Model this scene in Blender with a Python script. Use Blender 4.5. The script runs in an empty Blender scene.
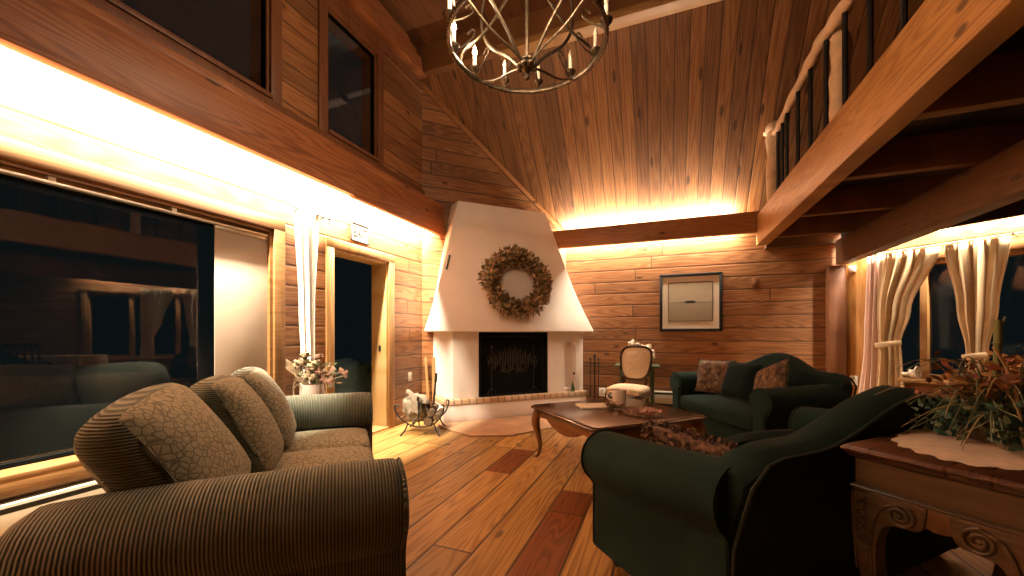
import bpy, bmesh, math, random
from mathutils import Vector, Matrix, Euler, noise
random.seed(7)
PI = math.pi
sc = bpy.context.scene
COL = sc.collection
S2 = math.sqrt(0.5)

# ------------------------------------------------------------------ node helpers
class NT:
    def __init__(self, name):
        self.m = bpy.data.materials.new(name); self.m.use_nodes = True
        self.t = self.m.node_tree; self.n = self.t.nodes; self.l = self.t.links
        self.b = self.n['Principled BSDF']
    def new(self, t): return self.n.new(t)
    def put(self, sock, v):
        if v is None: return
        if hasattr(v, 'is_output') or isinstance(v, bpy.types.NodeSocket): self.l.new(v, sock)
        else: sock.default_value = v
    def math(self, op, a, b=None, c=None, clamp=False):
        n = self.new('ShaderNodeMath'); n.operation = op; n.use_clamp = clamp
        self.put(n.inputs[0], a); self.put(n.inputs[1], b); self.put(n.inputs[2], c)
        return n.outputs[0]
    def comb(self, x, y, z):
        n = self.new('ShaderNodeCombineXYZ')
        for i, v in enumerate((x, y, z)): self.put(n.inputs[i], v)
        return n.outputs[0]
    def obj(self):
        n = self.new('ShaderNodeTexCoord'); return n.outputs['Object']
    def sep(self, v):
        n = self.new('ShaderNodeSeparateXYZ'); self.l.new(v, n.inputs[0]); return n.outputs
    def white(self, v):
        n = self.new('ShaderNodeTexWhiteNoise'); n.noise_dimensions = '3D'
        self.l.new(v, n.inputs['Vector']); return n.outputs
    def noise(self, v, scale=1, detail=3, rough=.55, dist=0):
        n = self.new('ShaderNodeTexNoise'); n.noise_dimensions = '3D'
        if v is not None: self.l.new(v, n.inputs['Vector'])
        n.inputs['Scale'].default_value = scale; n.inputs['Detail'].default_value = detail
        n.inputs['Roughness'].default_value = rough; n.inputs['Distortion'].default_value = dist
        return n.outputs[0]
    def voro(self, v, scale=1, feature='F1', dims='3D'):
        n = self.new('ShaderNodeTexVoronoi'); n.feature = feature; n.voronoi_dimensions = dims
        if v is not None: self.l.new(v, n.inputs['Vector'])
        n.inputs['Scale'].default_value = scale
        return n.outputs
    def ramp(self, f, stops, interp='LINEAR'):
        n = self.new('ShaderNodeValToRGB'); n.color_ramp.interpolation = interp
        e = n.color_ramp.elements
        while len(e) > 1: e.remove(e[-1])
        e[0].position = stops[0][0]; e[0].color = tuple(stops[0][1]) + (1,)
        for p, c in stops[1:]:
            k = e.new(p); k.color = tuple(c) + (1,)
        self.put(n.inputs[0], f); return n.outputs[0]
    def mapr(self, v, a, b, c=0., d=1.):
        n = self.new('ShaderNodeMapRange'); n.clamp = True
        self.put(n.inputs['Value'], v)
        for k, x in zip(('From Min', 'From Max', 'To Min', 'To Max'), (a, b, c, d)): self.put(n.inputs[k], x)
        return n.outputs[0]
    def mix(self, f, a, b, mode='MIX'):
        n = self.new('ShaderNodeMix'); n.data_type = 'RGBA'; n.blend_type = mode
        self.put(n.inputs['Factor'], f)
        for k, v in ((6, a), (7, b)):
            if isinstance(v, tuple) and len(v) == 3: v = v + (1,)
            self.put(n.inputs[k], v)
        return n.outputs[2]
    def bump(self, h, strength=.3, dist=.01):
        n = self.new('ShaderNodeBump'); n.inputs['Strength'].default_value = strength
        n.inputs['Distance'].default_value = dist
        self.l.new(h, n.inputs['Height']); self.l.new(n.outputs[0], self.b.inputs['Normal'])
    def set(self, **kw):
        for k, v in kw.items():
            k = k.replace('_', ' ')
            s = self.b.inputs[k]
            if isinstance(v, tuple) and len(v) == 3 and s.type == 'RGBA': v = v + (1,)
            self.put(s, v)
        return self.m

def plain(name, col, rough=.6, metal=0., var=.12, scale=8, bump=.0, spec=.5, **kw):
    t = NT(name)
    nz = t.noise(t.obj(), scale, 4)
    c = t.mix(t.mapr(nz, .3, .7), tuple(x * (1 - var) for x in col), tuple(min(1, x * (1 + var)) for x in col))
    t.set(Base_Color=c, Roughness=rough, Metallic=metal, **kw)
    t.b.inputs['Specular IOR Level'].default_value = spec
    if bump: t.bump(t.noise(t.obj(), scale * 6, 4), bump, .01)
    return t.m

WK = .62
def wood(name, al, ac, plank, dark, mid, light, gap=.008, plen=None, rough=.5, var=.5, knot=.5, bump=.3, red=0., reds=(), gk=(.3, .5), off=0., gapcol=.2, spec=.5):
    """boards running along axis `al`, laid side by side along axis `ac`"""
    t = NT(name); s = t.sep(t.obj()); A = s[al]; B = t.math('ADD', s[ac], off)
    q = t.math('DIVIDE', B, plank); idf = t.math('FLOOR', q); fr = t.math('FRACT', q)
    r0 = t.white(t.comb(idf, 3.1, 7.7))[0]
    if plen:
        a2 = t.math('ADD', t.math('DIVIDE', A, plen), t.math('MULTIPLY', r0, 7.3))
        id2 = t.math('FLOOR', a2); fa = t.math('FRACT', a2)
        rc = t.white(t.comb(idf, id2, 1.3))
        ea = t.math('MULTIPLY', t.math('MINIMUM', fa, t.math('SUBTRACT', 1., fa)), plen)
    else:
        rc = t.white(t.comb(idf, 11.3, 1.3)); ea = None
    r = rc[0]; rcol = t.sep(rc[1])
    A2 = t.math('ADD', A, t.math('MULTIPLY', r, 53.))
    # long fibres, cathedral rings
    fib = t.noise(t.comb(t.math('MULTIPLY', A2, 2.), t.math('MULTIPLY', B, 70.), t.math('MULTIPLY', r, 17.)), 1, 4, .6)
    rn = t.noise(t.comb(t.math('MULTIPLY', A2, .55), t.math('MULTIPLY', B, 6.5), t.math('MULTIPLY', r, 31.)), 1, 1.5, .5)
    ring = t.math('MULTIPLY', t.math('ADD', t.math('SINE', t.math('MULTIPLY', rn, 95.)), 1.), .5)
    g = t.math('ADD', t.math('MULTIPLY', ring, gk[0]), t.math('MULTIPLY', fib, gk[1]))
    g = t.math('ADD', g, t.math('MULTIPLY', t.noise(t.comb(t.math('MULTIPLY', A2, .8), t.math('MULTIPLY', B, 3.), r), 1, 2), .35))
    c = t.ramp(t.mapr(g, .15, .85), [(0, dark), (.45, mid), (1, light)])
    vv = t.mapr(r, 0, 1, 1 - var * .6, 1 + var * .4)
    vv = t.math('MULTIPLY', vv, WK)
    c = t.mix(1., c, t.comb(vv, vv, vv), 'MULTIPLY')
    if red:
        sel = t.mapr(rcol[1], 1 - red, 1 - red + .02)
        c = t.mix(sel, c, t.mix(1., c, (.62, .3, .22), 'MULTIPLY'))
    for i_, a0_, a1_ in reds:
        sel = t.math('MULTIPLY', t.math('COMPARE', idf, float(i_), .5), t.math('MULTIPLY', t.math('GREATER_THAN', A, a0_), t.math('LESS_THAN', A, a1_)))
        c = t.mix(sel, c, t.mix(1., c, (.36, .20, .16), 'MULTIPLY'))
    if knot:
        kv = t.voro(t.comb(t.math('MULTIPLY', A2, 2.3), t.math('MULTIPLY', B, 5.2), 0.), 1, 'F1', '2D')
        kd = t.math('ADD', kv['Distance'], t.math('MULTIPLY', t.math('SUBTRACT', fib, .5), .1))
        pick = t.math('GREATER_THAN', t.sep(kv['Color'])[0], 1 - knot)
        km = t.math('MULTIPLY', t.mapr(kd, .125, .075), pick)
        c = t.mix(km, c, tuple(x * .22 for x in mid))
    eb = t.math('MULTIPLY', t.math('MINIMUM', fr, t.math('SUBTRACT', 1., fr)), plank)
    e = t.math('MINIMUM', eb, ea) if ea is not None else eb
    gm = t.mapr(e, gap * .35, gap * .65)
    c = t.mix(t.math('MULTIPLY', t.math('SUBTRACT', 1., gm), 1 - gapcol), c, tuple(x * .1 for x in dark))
    t.set(Base_Color=c, Roughness=t.mapr(fib, .2, .8, rough + .08, rough - .08))
    t.b.inputs['Specular IOR Level'].default_value = spec
    t.bump(t.math('ADD', t.mapr(e, 0, gap * 1.3), t.math('MULTIPLY', g, .12)), bump, .008)
    return t.m

# ------------------------------------------------------------------ materials
# cedar boards
CD = ((.14, .048, .014), (.335, .130, .042), (.47, .212, .080))
M = {}
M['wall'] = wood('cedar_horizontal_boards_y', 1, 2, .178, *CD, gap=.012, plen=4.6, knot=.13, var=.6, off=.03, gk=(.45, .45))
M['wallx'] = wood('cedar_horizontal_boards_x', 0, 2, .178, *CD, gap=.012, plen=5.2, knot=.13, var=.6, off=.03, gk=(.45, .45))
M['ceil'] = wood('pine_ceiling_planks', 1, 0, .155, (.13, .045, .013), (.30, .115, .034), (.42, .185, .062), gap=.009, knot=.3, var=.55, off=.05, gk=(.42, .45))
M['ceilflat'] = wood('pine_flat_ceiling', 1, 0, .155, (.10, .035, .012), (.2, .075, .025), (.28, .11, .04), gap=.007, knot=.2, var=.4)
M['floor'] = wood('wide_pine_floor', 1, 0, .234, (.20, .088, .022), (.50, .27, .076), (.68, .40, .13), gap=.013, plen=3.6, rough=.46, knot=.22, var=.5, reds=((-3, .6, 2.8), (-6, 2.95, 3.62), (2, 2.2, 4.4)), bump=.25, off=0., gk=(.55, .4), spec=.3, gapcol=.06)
M['beamy'] = wood('beam_wood_y', 1, 2, 6., (.15, .04, .012), (.38, .118, .034), (.50, .18, .055), gap=.0001, off=3.1, knot=.12, var=.0, gk=(.5, .4))
M['beamx'] = wood('beam_wood_x', 0, 2, 6., (.2, .07, .022), (.45, .175, .055), (.58, .25, .085), gap=.0001, off=3.1, knot=.1, var=.0)
M['fascia'] = wood('fascia_fir', 1, 2, 6., (.26, .10, .025), (.58, .27, .075), (.72, .37, .11), gap=.0001, off=3.0, knot=.1, var=.0, gk=(.5, .4))
M['dkbeam'] = wood('dark_beam_y', 1, 2, 6., (.045, .02, .008), (.15, .066, .025), (.22, .10, .04), gap=.0001, off=3.0, knot=.35, var=.0)
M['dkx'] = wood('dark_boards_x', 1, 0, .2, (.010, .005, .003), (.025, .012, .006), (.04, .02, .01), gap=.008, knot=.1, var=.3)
M['joist'] = wood('joist_fir', 0, 1, 6., (.12, .042, .012), (.24, .095, .027), (.32, .13, .042), gap=.0001, off=3.0, knot=.0, var=.0)
M['case'] = wood('casing_fir_z', 2, 1, 6., (.26, .11, .03), (.45, .22, .07), (.55, .3, .11), gap=.0001, off=3.0, knot=.0, var=.0)
M['tablet'] = plain('console_tablet', (.105, .052, .022), .4, var=.2, scale=12)
M['orange'] = wood('orange_fir_board', 2, 0, 6., (.3, .10, .022), (.62, .26, .058), (.75, .36, .09), gap=.0001, off=3.0, knot=.0, var=.0)
M['casey'] = wood('casing_fir_y', 1, 2, 6., (.2, .085, .024), (.34, .16, .05), (.43, .22, .08), gap=.0001, off=3.0, knot=.0, var=.0)
M['casex'] = wood('casing_fir_x', 0, 2, 6., (.26, .11, .03), (.45, .22, .07), (.55, .3, .11), gap=.0001, off=3.0, knot=.0, var=.0)
M['jamb'] = wood('casing_fir_z_lit', 2, 1, 6., (.5, .27, .09), (.85, .52, .2), (.95, .65, .3), gap=.0001, off=3.0, knot=.0, var=.0)  # casing wood, brightened: light on the door reveal is put into the colour
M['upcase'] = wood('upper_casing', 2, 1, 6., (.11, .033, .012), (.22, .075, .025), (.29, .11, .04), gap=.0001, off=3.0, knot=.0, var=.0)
M['log'] = plain('peeled_log', (.62, .44, .27), .65, var=.25, scale=5, bump=.15)
M['plaster'] = plain('white_plaster', (.84, .75, .68), .85, var=.04, scale=3, bump=.08)
M['black'] = plain('soot_black', (.004, .0055, .006), .9, var=.3, spec=.08)
M['iron'] = plain('black_iron', (.010, .011, .012), .5, .3, var=.3, scale=20)
M['bronze'] = plain('aged_bronze', (.10, .072, .045), .38, .8, var=.45, scale=30)
M['brass'] = plain('brass', (.5, .33, .1), .3, 1.)
M['cream'] = plain('cream_paint', (.45, .40, .32), .5, var=.04)
M['white'] = plain('white_plastic', (.82, .8, .74), .4, var=.02)
M['alu'] = plain('aluminium_rail', (.6, .52, .42), .35, .7, var=.05)
M['candle'] = plain('candle_sleeve', (.85, .78, .62), .5, var=.03)
M['blind'] = plain('cream_panel_fabric', (.44, .345, .26), .9, var=.03, scale=2, bump=.03)
M['slate'] = plain('hearth_slab', (.42, .24, .13), .6, var=.2, scale=4, bump=.05)
M['dkwood'] = wood('dark_walnut', 0, 1, 6., (.025, .010, .005), (.06, .024, .011), (.10, .042, .018), gap=.0001, off=3, knot=0, var=0, rough=.28)
M['tabtop'] = wood('coffee_table_top', 0, 1, .28, (.05, .02, .008), (.12, .048, .018), (.19, .085, .032), gap=.003, off=.0, knot=0, var=.3, rough=.2, gapcol=.5, bump=.08)
M['tableg'] = wood('honey_walnut', 0, 2, 6., (.12, .045, .014), (.26, .105, .033), (.36, .16, .055), gap=.0001, off=3, knot=0, var=0, rough=.33)
M['contop'] = wood('console_top', 1, 0, 6., (.035, .013, .007), (.085, .032, .015), (.12, .048, .022), gap=.0001, off=3, knot=0, var=0, rough=.3)
M['conbody'] = wood('console_body', 0, 2, 6., (.040, .024, .011), (.088, .054, .024), (.14, .09, .042), gap=.0001, off=3, knot=0, var=0, rough=.4)

def glass_mat(ior=1.5):
    t = NT('window_glass'); m = t.m
    t.set(Base_Color=(1, 1, 1), Roughness=0.0, IOR=ior, Transmission_Weight=1.0)
    return m
M['glass'] = glass_mat()
M['glass2'] = glass_mat(1.16)

def brick_mat():
    t = NT('cream_hearth_brick'); s = t.sep(t.obj())
    q = t.math('DIVIDE', s[0], .1); fr = t.math('FRACT', q); idf = t.math('FLOOR', q)
    r = t.white(t.comb(idf, 2., 5.))[0]
    e = t.math('MINIMUM', fr, t.math('SUBTRACT', 1., fr))
    g = t.mapr(e, .05, .10)
    c = t.mix(r, (.50, .33, .19), (.66, .48, .32))
    c = t.mix(g, (.22, .14, .09), c)
    t.set(Base_Color=c, Roughness=.8); t.bump(g, .5, .006)
    return t.m
M['brick'] = brick_mat()

def cord_mat(name, axis, pitch, dark, light):
    t = NT(name); s = t.sep(t.obj())
    w = t.math('MULTIPLY', t.math('ADD', t.math('SINE', t.math('MULTIPLY', s[axis], 2 * PI / pitch)), 1.), .5)
    n = t.noise(t.obj(), 6, 3)
    f = t.math('ADD', t.math('MULTIPLY', w, .8), t.math('MULTIPLY', t.math('SUBTRACT', n, .5), .6))
    c = t.ramp(f, [(.1, dark), (.75, light)])
    t.set(Base_Color=c, Roughness=.95, Sheen_Weight=.15)
    t.b.inputs['Specular IOR Level'].default_value = .1
    t.bump(w, .8, .006)
    return t.m
CDK, CLT = (.040, .045, .030), (.158, .172, .128)
M['cordy'] = cord_mat('corduroy_ribs_along_arm', 1, .0108, CDK, CLT)
M['cordx'] = cord_mat('corduroy_ribs_across', 0, .0108, CDK, CLT)
M['cordz'] = cord_mat('corduroy_ribs_level', 2, .0095, CDK, CLT)

def lattice_mat():
    t = NT('tan_lattice_chenille'); o = t.obj()
    s = t.sep(o)
    n = t.noise(o, 9, 3)
    v = t.voro(t.comb(s[0], t.math('MULTIPLY', s[1], .9), t.math('MULTIPLY', s[2], 1.25)), 32, 'DISTANCE_TO_EDGE')
    e = t.math('ADD', v['Distance'], t.math('MULTIPLY', t.math('SUBTRACT', n, .5), .12))
    lines = t.mapr(e, .02, .13)
    weave = t.noise(o, 160, 2)
    c = t.mix(lines, (.135, .125, .085), (.275, .262, .185))
    c = t.mix(t.mapr(weave, .35, .65, 0, .5), c, t.mix(1., c, (.5, .48, .42), 'MULTIPLY'))
    t.set(Base_Color=c, Roughness=.95, Sheen_Weight=.1)
    t.b.inputs['Specular IOR Level'].default_value = .1
    t.bump(t.math('ADD', lines, t.math('MULTIPLY', weave, .5)), .5, .004)
    return t.m
M['lattice'] = lattice_mat()

def velvet(name, col, sheen=.15):
    t = NT(name)
    n = t.noise(t.obj(), 5, 4)
    c = t.mix(t.mapr(n, .3, .7), tuple(x * .8 for x in col), tuple(x * 1.25 for x in col))
    t.set(Base_Color=c, Roughness=.9, Sheen_Weight=sheen, Sheen_Roughness=.5)
    t.b.inputs['Specular IOR Level'].default_value = .05
    t.bump(t.noise(t.obj(), 220, 2), .25, .002)
    return t.m
M['green'] = velvet('dark_green_velvet', (.009, .021, .0185), .02)
M['pipe'] = velvet('dark_green_piping', (.015, .022, .018), .03)
M['greenpl'] = velvet('teal_black_velvet', (.006, .013, .013), .02)

def tapestry():
    t = NT('tapestry_floral')
    v = t.voro(t.obj(), 28); n = t.noise(t.obj(), 16, 3)
    c = t.ramp(t.math('ADD', t.math('MULTIPLY', t.sep(v['Color'])[0], .6), t.math('MULTIPLY', n, .5)),
               [(.2, (.018, .018, .012)), (.42, (.075, .036, .02)), (.55, (.15, .085, .045)), (.7, (.05, .045, .025)), (.85, (.20, .14, .085))])
    t.set(Base_Color=c, Roughness=.95); t.bump(n, .3, .003)
    return t.m
M['tapestry'] = tapestry()
def chenille():
    t = NT('brown_chenille_fringe')
    v = t.noise(t.obj(), 40, 4)
    c = t.ramp(v, [(.3, (.02, .013, .009)), (.5, (.085, .048, .03)), (.7, (.21, .13, .08))])
    t.set(Base_Color=c, Roughness=1.)
    return t.m
M['chenille'] = chenille()
M['tuft'] = plain('cream_damask', (.62, .48, .32), .85, var=.15, scale=40, bump=.1)
M['curtain'] = plain('tan_curtain', (.55, .40, .24), .9, var=.06, scale=10)
M['sheer'] = plain('white_sheer', (.85, .80, .72), .9, var=.03)
M['pinksheer'] = plain('pink_sheer', (.75, .55, .47), .9, var=.06)
M['paper'] = plain('cream_paper', (.7, .62, .48), .8, var=.05)
M['lace'] = plain('cream_lace', (.70, .54, .41), .95, var=.12, scale=30, bump=.3)
M['mug'] = plain('white_glaze', (.8, .7, .6), .25, var=.03)
M['greenpaint'] = plain('dark_green_paint', (.045, .075, .04), .4, var=.2)
M['sack'] = plain('cream_canvas', (.20, .165, .12), .9, var=.15, scale=14, bump=.2)
M['bark'] = plain('log_bark', (.09, .06, .035), .9, var=.5, scale=25, bump=.5)
M['endgrain'] = plain('log_end', (.24, .16, .085), .8, var=.2, scale=30)
M['tarp'] = plain('blue_grey_tarp', (.16, .27, .31), .5, var=.4, scale=6)
M['mat'] = plain('passepartout', (.66, .55, .42), .9, var=.02)

def photo_mat():
    t = NT('sepia_landscape'); s = t.sep(t.obj())
    z = s[2]
    n = t.noise(t.comb(t.math('MULTIPLY', s[0], 6.), 0., t.math('MULTIPLY', z, 30.)), 1, 3)
    c = t.ramp(t.mapr(z, -.28, .28), [(0, (.24, .19, .13)), (.45, (.30, .245, .17)), (.5, (.27, .22, .16)), (.52, (.40, .33, .24)), (1, (.33, .265, .185))])
    c = t.mix(t.mapr(n, .4, .75, 0, .25), c, (.2, .16, .11))
    # a dark clump of trees on the shoreline
    dx = t.math('DIVIDE', t.math('ADD', s[0], -.0), .09); dz = t.math('DIVIDE', t.math('SUBTRACT', z, .005), .022)
    nn = t.noise(t.comb(t.math('MULTIPLY', s[0], 45.), 0., t.math('MULTIPLY', z, 60.)), 1, 3)
    d = t.math('ADD', t.math('ADD', t.math('MULTIPLY', dx, dx), t.math('MULTIPLY', dz, dz)), t.math('MULTIPLY', t.math('SUBTRACT', nn, .5), 1.2))
    c = t.mix(t.mapr(d, 1.0, .6), c, (.02, .018, .014))
    line = t.math('MULTIPLY', t.mapr(t.math('ABSOLUTE', t.math('SUBTRACT', z, .0)), .008, .002), t.mapr(t.math('ABSOLUTE', s[0]), .2, .12))
    c = t.mix(t.math('MULTIPLY', line, .6), c, (.06, .05, .035))
    t.set(Base_Color=c, Roughness=.35)
    return t.m
M['photo'] = photo_mat()

def emit(name, col, k):
    t = NT(name)
    t.set(Base_Color=(.8, .75, .6), Emission_Color=col, Emission_Strength=k)
    return t.m
M['lit'] = emit('lit_flame_bulb', (1., .72, .38), 90.)
M['bulb'] = plain('unlit_bulb_glass', (.8, .68, .5), .15, var=.05)
M['led'] = emit('led_tape', (1., .7, .38), 6.)
# ------------------------------------------------------------------ mesh helpers
class MB:
    def __init__(self): self.bm = bmesh.new(); self.mi = 0
    def _f(self, vs):
        try:
            f = self.bm.faces.new(vs); f.material_index = self.mi; f.smooth = True; return f
        except ValueError: return None
    def box(self, a, b, bev=0., M_=None):
        x0, y0, z0 = a; x1, y1, z1 = b
        t = bmesh.new()
        bmesh.ops.create_cube(t, size=1.)
        for v in t.verts:
            v.co = Vector(((x0 + x1) / 2 + v.co.x * (x1 - x0), (y0 + y1) / 2 + v.co.y * (y1 - y0), (z0 + z1) / 2 + v.co.z * (z1 - z0)))
        if bev:
            bmesh.ops.bevel(t, geom=t.edges[:], offset=bev, segments=2, affect='EDGES', profile=.5)
        self.merge(t, M_); return self
    def merge(self, t, M_=None, smooth=None):
        mp = {}
        for v in t.verts:
            mp[v] = self.bm.verts.new(M_ @ v.co if M_ is not None else v.co)
        for f in t.faces:
            g = self._f([mp[v] for v in f.verts])
            if g and smooth is not None: g.smooth = smooth
        t.free()
    def tube(self, pts, r, n=10, cap=True, flat=1., up=None):
        """sweep a round (or flattened) section along pts; r may be a list"""
        pts = [Vector(p) for p in pts]; k = len(pts)
        rs = r if isinstance(r, (list, tuple)) else [r] * k
        rings = []; nrm = None
        for i in range(k):
            d = (pts[min(i + 1, k - 1)] - pts[max(i - 1, 0)])
            d = d.normalized() if d.length > 1e-9 else Vector((0, 0, 1))
            if nrm is None:
                h = Vector(up) if up else (Vector((0, 0, 1)) if abs(d.z) < .9 else Vector((1, 0, 0)))
                nrm = (h - d * h.dot(d)).normalized()
            else:
                nrm = (nrm - d * nrm.dot(d)).normalized()
            bn = d.cross(nrm)
            rings.append([self.bm.verts.new(pts[i] + nrm * (rs[i] * math.cos(2 * PI * j / n)) + bn * (rs[i] * flat * math.sin(2 * PI * j / n))) for j in range(n)])
        for i in range(k - 1):
            for j in range(n):
                self._f([rings[i][j], rings[i][(j + 1) % n], rings[i + 1][(j + 1) % n], rings[i + 1][j]])
        if cap:
            self._f(rings[0][::-1]); self._f(rings[-1])
        return self
    def lathe(self, prof, c=(0, 0, 0), n=20, sx=1., sy=1.):
        c = Vector(c); rings = []
        for r, z in prof:
            rings.append([self.bm.verts.new(c + Vector((r * sx * math.cos(2 * PI * j / n), r * sy * math.sin(2 * PI * j / n), z))) for j in range(n)])
        for i in range(len(rings) - 1):
            for j in range(n):
                self._f([rings[i][j], rings[i][(j + 1) % n], rings[i + 1][(j + 1) % n], rings[i + 1][j]])
        self._f(rings[0][::-1]); self._f(rings[-1]); return self
    def loft(self, rings, closed=True, cap=True):
        R = [[self.bm.verts.new(Vector(p)) for p in r] for r in rings]
        n = len(R[0])
        for i in range(len(R) - 1):
            for j in range(n if closed else n - 1):
                self._f([R[i][j], R[i][(j + 1) % n], R[i + 1][(j + 1) % n], R[i + 1][j]])
        if cap and closed:
            self._f(R[0][::-1]); self._f(R[-1])
        return self
    def prism(self, poly, h0, h1, axis='y', bev=0., M_=None):
        """extrude a 2D polygon; axis = extrusion direction"""
        def P(p, h):
            if axis == 'y': return Vector((p[0], h, p[1]))
            if axis == 'x': return Vector((h, p[0], p[1]))
            return Vector((p[0], p[1], h))
        t = bmesh.new()
        a = [t.verts.new(P(p, h0)) for p in poly]; b = [t.verts.new(P(p, h1)) for p in poly]
        t.faces.new(a); t.faces.new(b[::-1]); k = len(poly)
        for i in range(k): t.faces.new([a[i], b[i], b[(i + 1) % k], a[(i + 1) % k]])
        bmesh.ops.recalc_face_normals(t, faces=t.faces[:])
        if bev: bmesh.ops.bevel(t, geom=t.edges[:], offset=bev, segments=2, affect='EDGES', profile=.5)
        self.merge(t, M_, smooth=False); return self
    def ball(self, c, r, n=10, sc_=(1, 1, 1), M_=None):
        t = bmesh.new(); bmesh.ops.create_uvsphere(t, u_segments=n, v_segments=max(5, n * 2 // 3), radius=1.)
        for v in t.verts: v.co = Vector((v.co.x * r * sc_[0], v.co.y * r * sc_[1], v.co.z * r * sc_[2]))
        if M_ is not None:
            for v in t.verts: v.co = M_ @ v.co
        for v in t.verts: v.co += Vector(c)
        self.merge(t); return self
    def cushion(self, c, half, r, bulge=(0, 0, 0), n=10, M_=None, side_mat=None, front_axis=1):
        """rounded, bulging box; faces off the front axis may take side_mat"""
        t = bmesh.new(); bmesh.ops.create_cube(t, size=2.)
        bmesh.ops.subdivide_edges(t, edges=t.edges[:], cuts=n, use_grid_fill=True)
        h = Vector(half)
        idx = []
        for f in t.faces:
            m = f.calc_center_median(); a = max(range(3), key=lambda i: abs(m[i])); idx.append(a)
        for v in t.verts:
            p = Vector([v.co[i] * h[i] for i in range(3)])
            q = Vector([max(-(h[i] - r), min(h[i] - r, p[i])) for i in range(3)])
            d = p - q
            if d.length > 1e-9: p = q + d.normalized() * r
            u = [p[i] / h[i] for i in range(3)]
            for i in range(3):
                j, k = (i + 1) % 3, (i + 2) % 3
                p[i] += bulge[i] * u[i] * max(0, 1 - u[j] ** 2) * max(0, 1 - u[k] ** 2)
            v.co = p
        mp = {}
        Mx = M_ if M_ is not None else Matrix.Identity(4)
        for v in t.verts: mp[v] = self.bm.verts.new(Vector(c) + Mx @ v.co)
        for f, a in zip(t.faces, idx):
            g = self._f([mp[v] for v in f.verts])
            if g and side_mat is not None: g.material_index = side_mat if a != front_axis else self.mi
        t.free(); return self
    def build(self, name, mats, parent=None, smooth=True, loc=None, rot=None, recalc=True):
        if recalc: bmesh.ops.recalc_face_normals(self.bm, faces=self.bm.faces[:])
        me = bpy.data.meshes.new(name); self.bm.to_mesh(me); self.bm.free()
        if not isinstance(mats, (list, tuple)): mats = [mats]
        for m in mats: me.materials.append(m)
        if not smooth:
            for p in me.polygons: p.use_smooth = False
        else:
            me.set_sharp_from_angle(angle=math.radians(38))
        o = bpy.data.objects.new(name, me); COL.objects.link(o)
        if parent is not None: o.parent = parent
        if loc: o.location = loc
        if rot: o.rotation_euler = rot
        return o

def tag(o, label, cat, group=None, kind=None):
    o['label'] = label; o['category'] = cat
    if group: o['group'] = group
    if kind: o['kind'] = kind
    return o
def thing(name, label, cat, loc=(0, 0, 0), rz=0., group=None):
    o = bpy.data.objects.new(name, None); COL.objects.link(o)
    o.location = loc; o.rotation_euler = (0, 0, rz)
    return tag(o, label, cat, group)
def struct(o):
    o['kind'] = 'structure'; return o
def pbox(name, mat, a, b, parent=None, bev=0., smooth=True, **k):
    return MB().box(a, b, bev).build(name, mat, parent, smooth, **k)
def bez(p0, p1, p2, p3, n=12):
    p0, p1, p2, p3 = map(Vector, (p0, p1, p2, p3))
    return [p0 * (1 - t) ** 3 + p1 * 3 * t * (1 - t) ** 2 + p2 * 3 * t * t * (1 - t) + p3 * t ** 3 for t in [i / n for i in range(n + 1)]]
def spline(pts, n=6):
    pts = [Vector(p) for p in pts]; out = []
    for i in range(len(pts) - 1):
        a = pts[max(i - 1, 0)]; b = pts[i]; c = pts[i + 1]; d = pts[min(i + 2, len(pts) - 1)]
        for k in range(n):
            t = k / n
            out.append(.5 * ((2 * b) + (c - a) * t + (2 * a - 5 * b + 4 * c - d) * t * t + (3 * b - a - 3 * c + d) * t ** 3))
    out.append(pts[-1]); return out

# ------------------------------------------------------------------ camera
H = 1.15
yaw = math.atan(153 / 390.)
cam = bpy.data.cameras.new('camera'); co = bpy.data.objects.new('camera', cam); COL.objects.link(co)
co.location = (0, 0, H); co.rotation_euler = (PI / 2, 0, yaw)
cam.sensor_fit = 'HORIZONTAL'; cam.sensor_width = 36.; cam.lens = 36. * 390 / 1024
cam.shift_y = 45 / 1024.; cam.clip_start = .05; cam.clip_end = 60
sc.camera = co

# ------------------------------------------------------------------ room shell
XL = -3.1; YB = 6.15; DG = 7.63; DR = 8.25        # left wall x, back wall y, chamfers y-x and y+x
def slopez(y): return 2.77 + (YB - y) * 1.12

def holed(axis_lo, axis_hi, z0, z1, holes):
    """cells of a wall rectangle that stay solid round rectangular openings"""
    us = sorted({axis_lo, axis_hi, *[h[0] for h in holes], *[h[1] for h in holes]})
    zs = sorted({z0, z1, *[h[2] for h in holes], *[h[3] for h in holes]})
    us = [u for u in us if axis_lo <= u <= axis_hi]; zs = [z for z in zs if z0 <= z <= z1]
    for i in range(len(us) - 1):
        run = None
        for j in range(len(zs) - 1):
            um = (us[i] + us[i + 1]) / 2; zm = (zs[j] + zs[j + 1]) / 2
            solid = not any(h[0] < um < h[1] and h[2] < zm < h[3] for h in holes)
            if solid:
                run = (zs[j] if run is None else run[0], zs[j + 1])
            if (not solid or j == len(zs) - 2) and run:
                yield us[i], us[i + 1], run[0], run[1]; run = None

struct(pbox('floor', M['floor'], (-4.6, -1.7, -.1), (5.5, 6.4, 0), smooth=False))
# left wall: big window, door, two clerestory windows
LW = [(-1.3, 2.34, .42, 2.03), (2.98, 3.816, -.01, 2.0), (.55, 2.31, 3.13, 4.34), (2.90, 3.62, 3.13, 4.36)]
b = MB()
for y0, y1, z0, z1 in holed(-1.7, 4.56, 0, 5.0, LW): b.box((XL - .2, y0, z0), (XL, y1, z1))
struct(b.build('wall_left', M['wall'], smooth=False))
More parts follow.
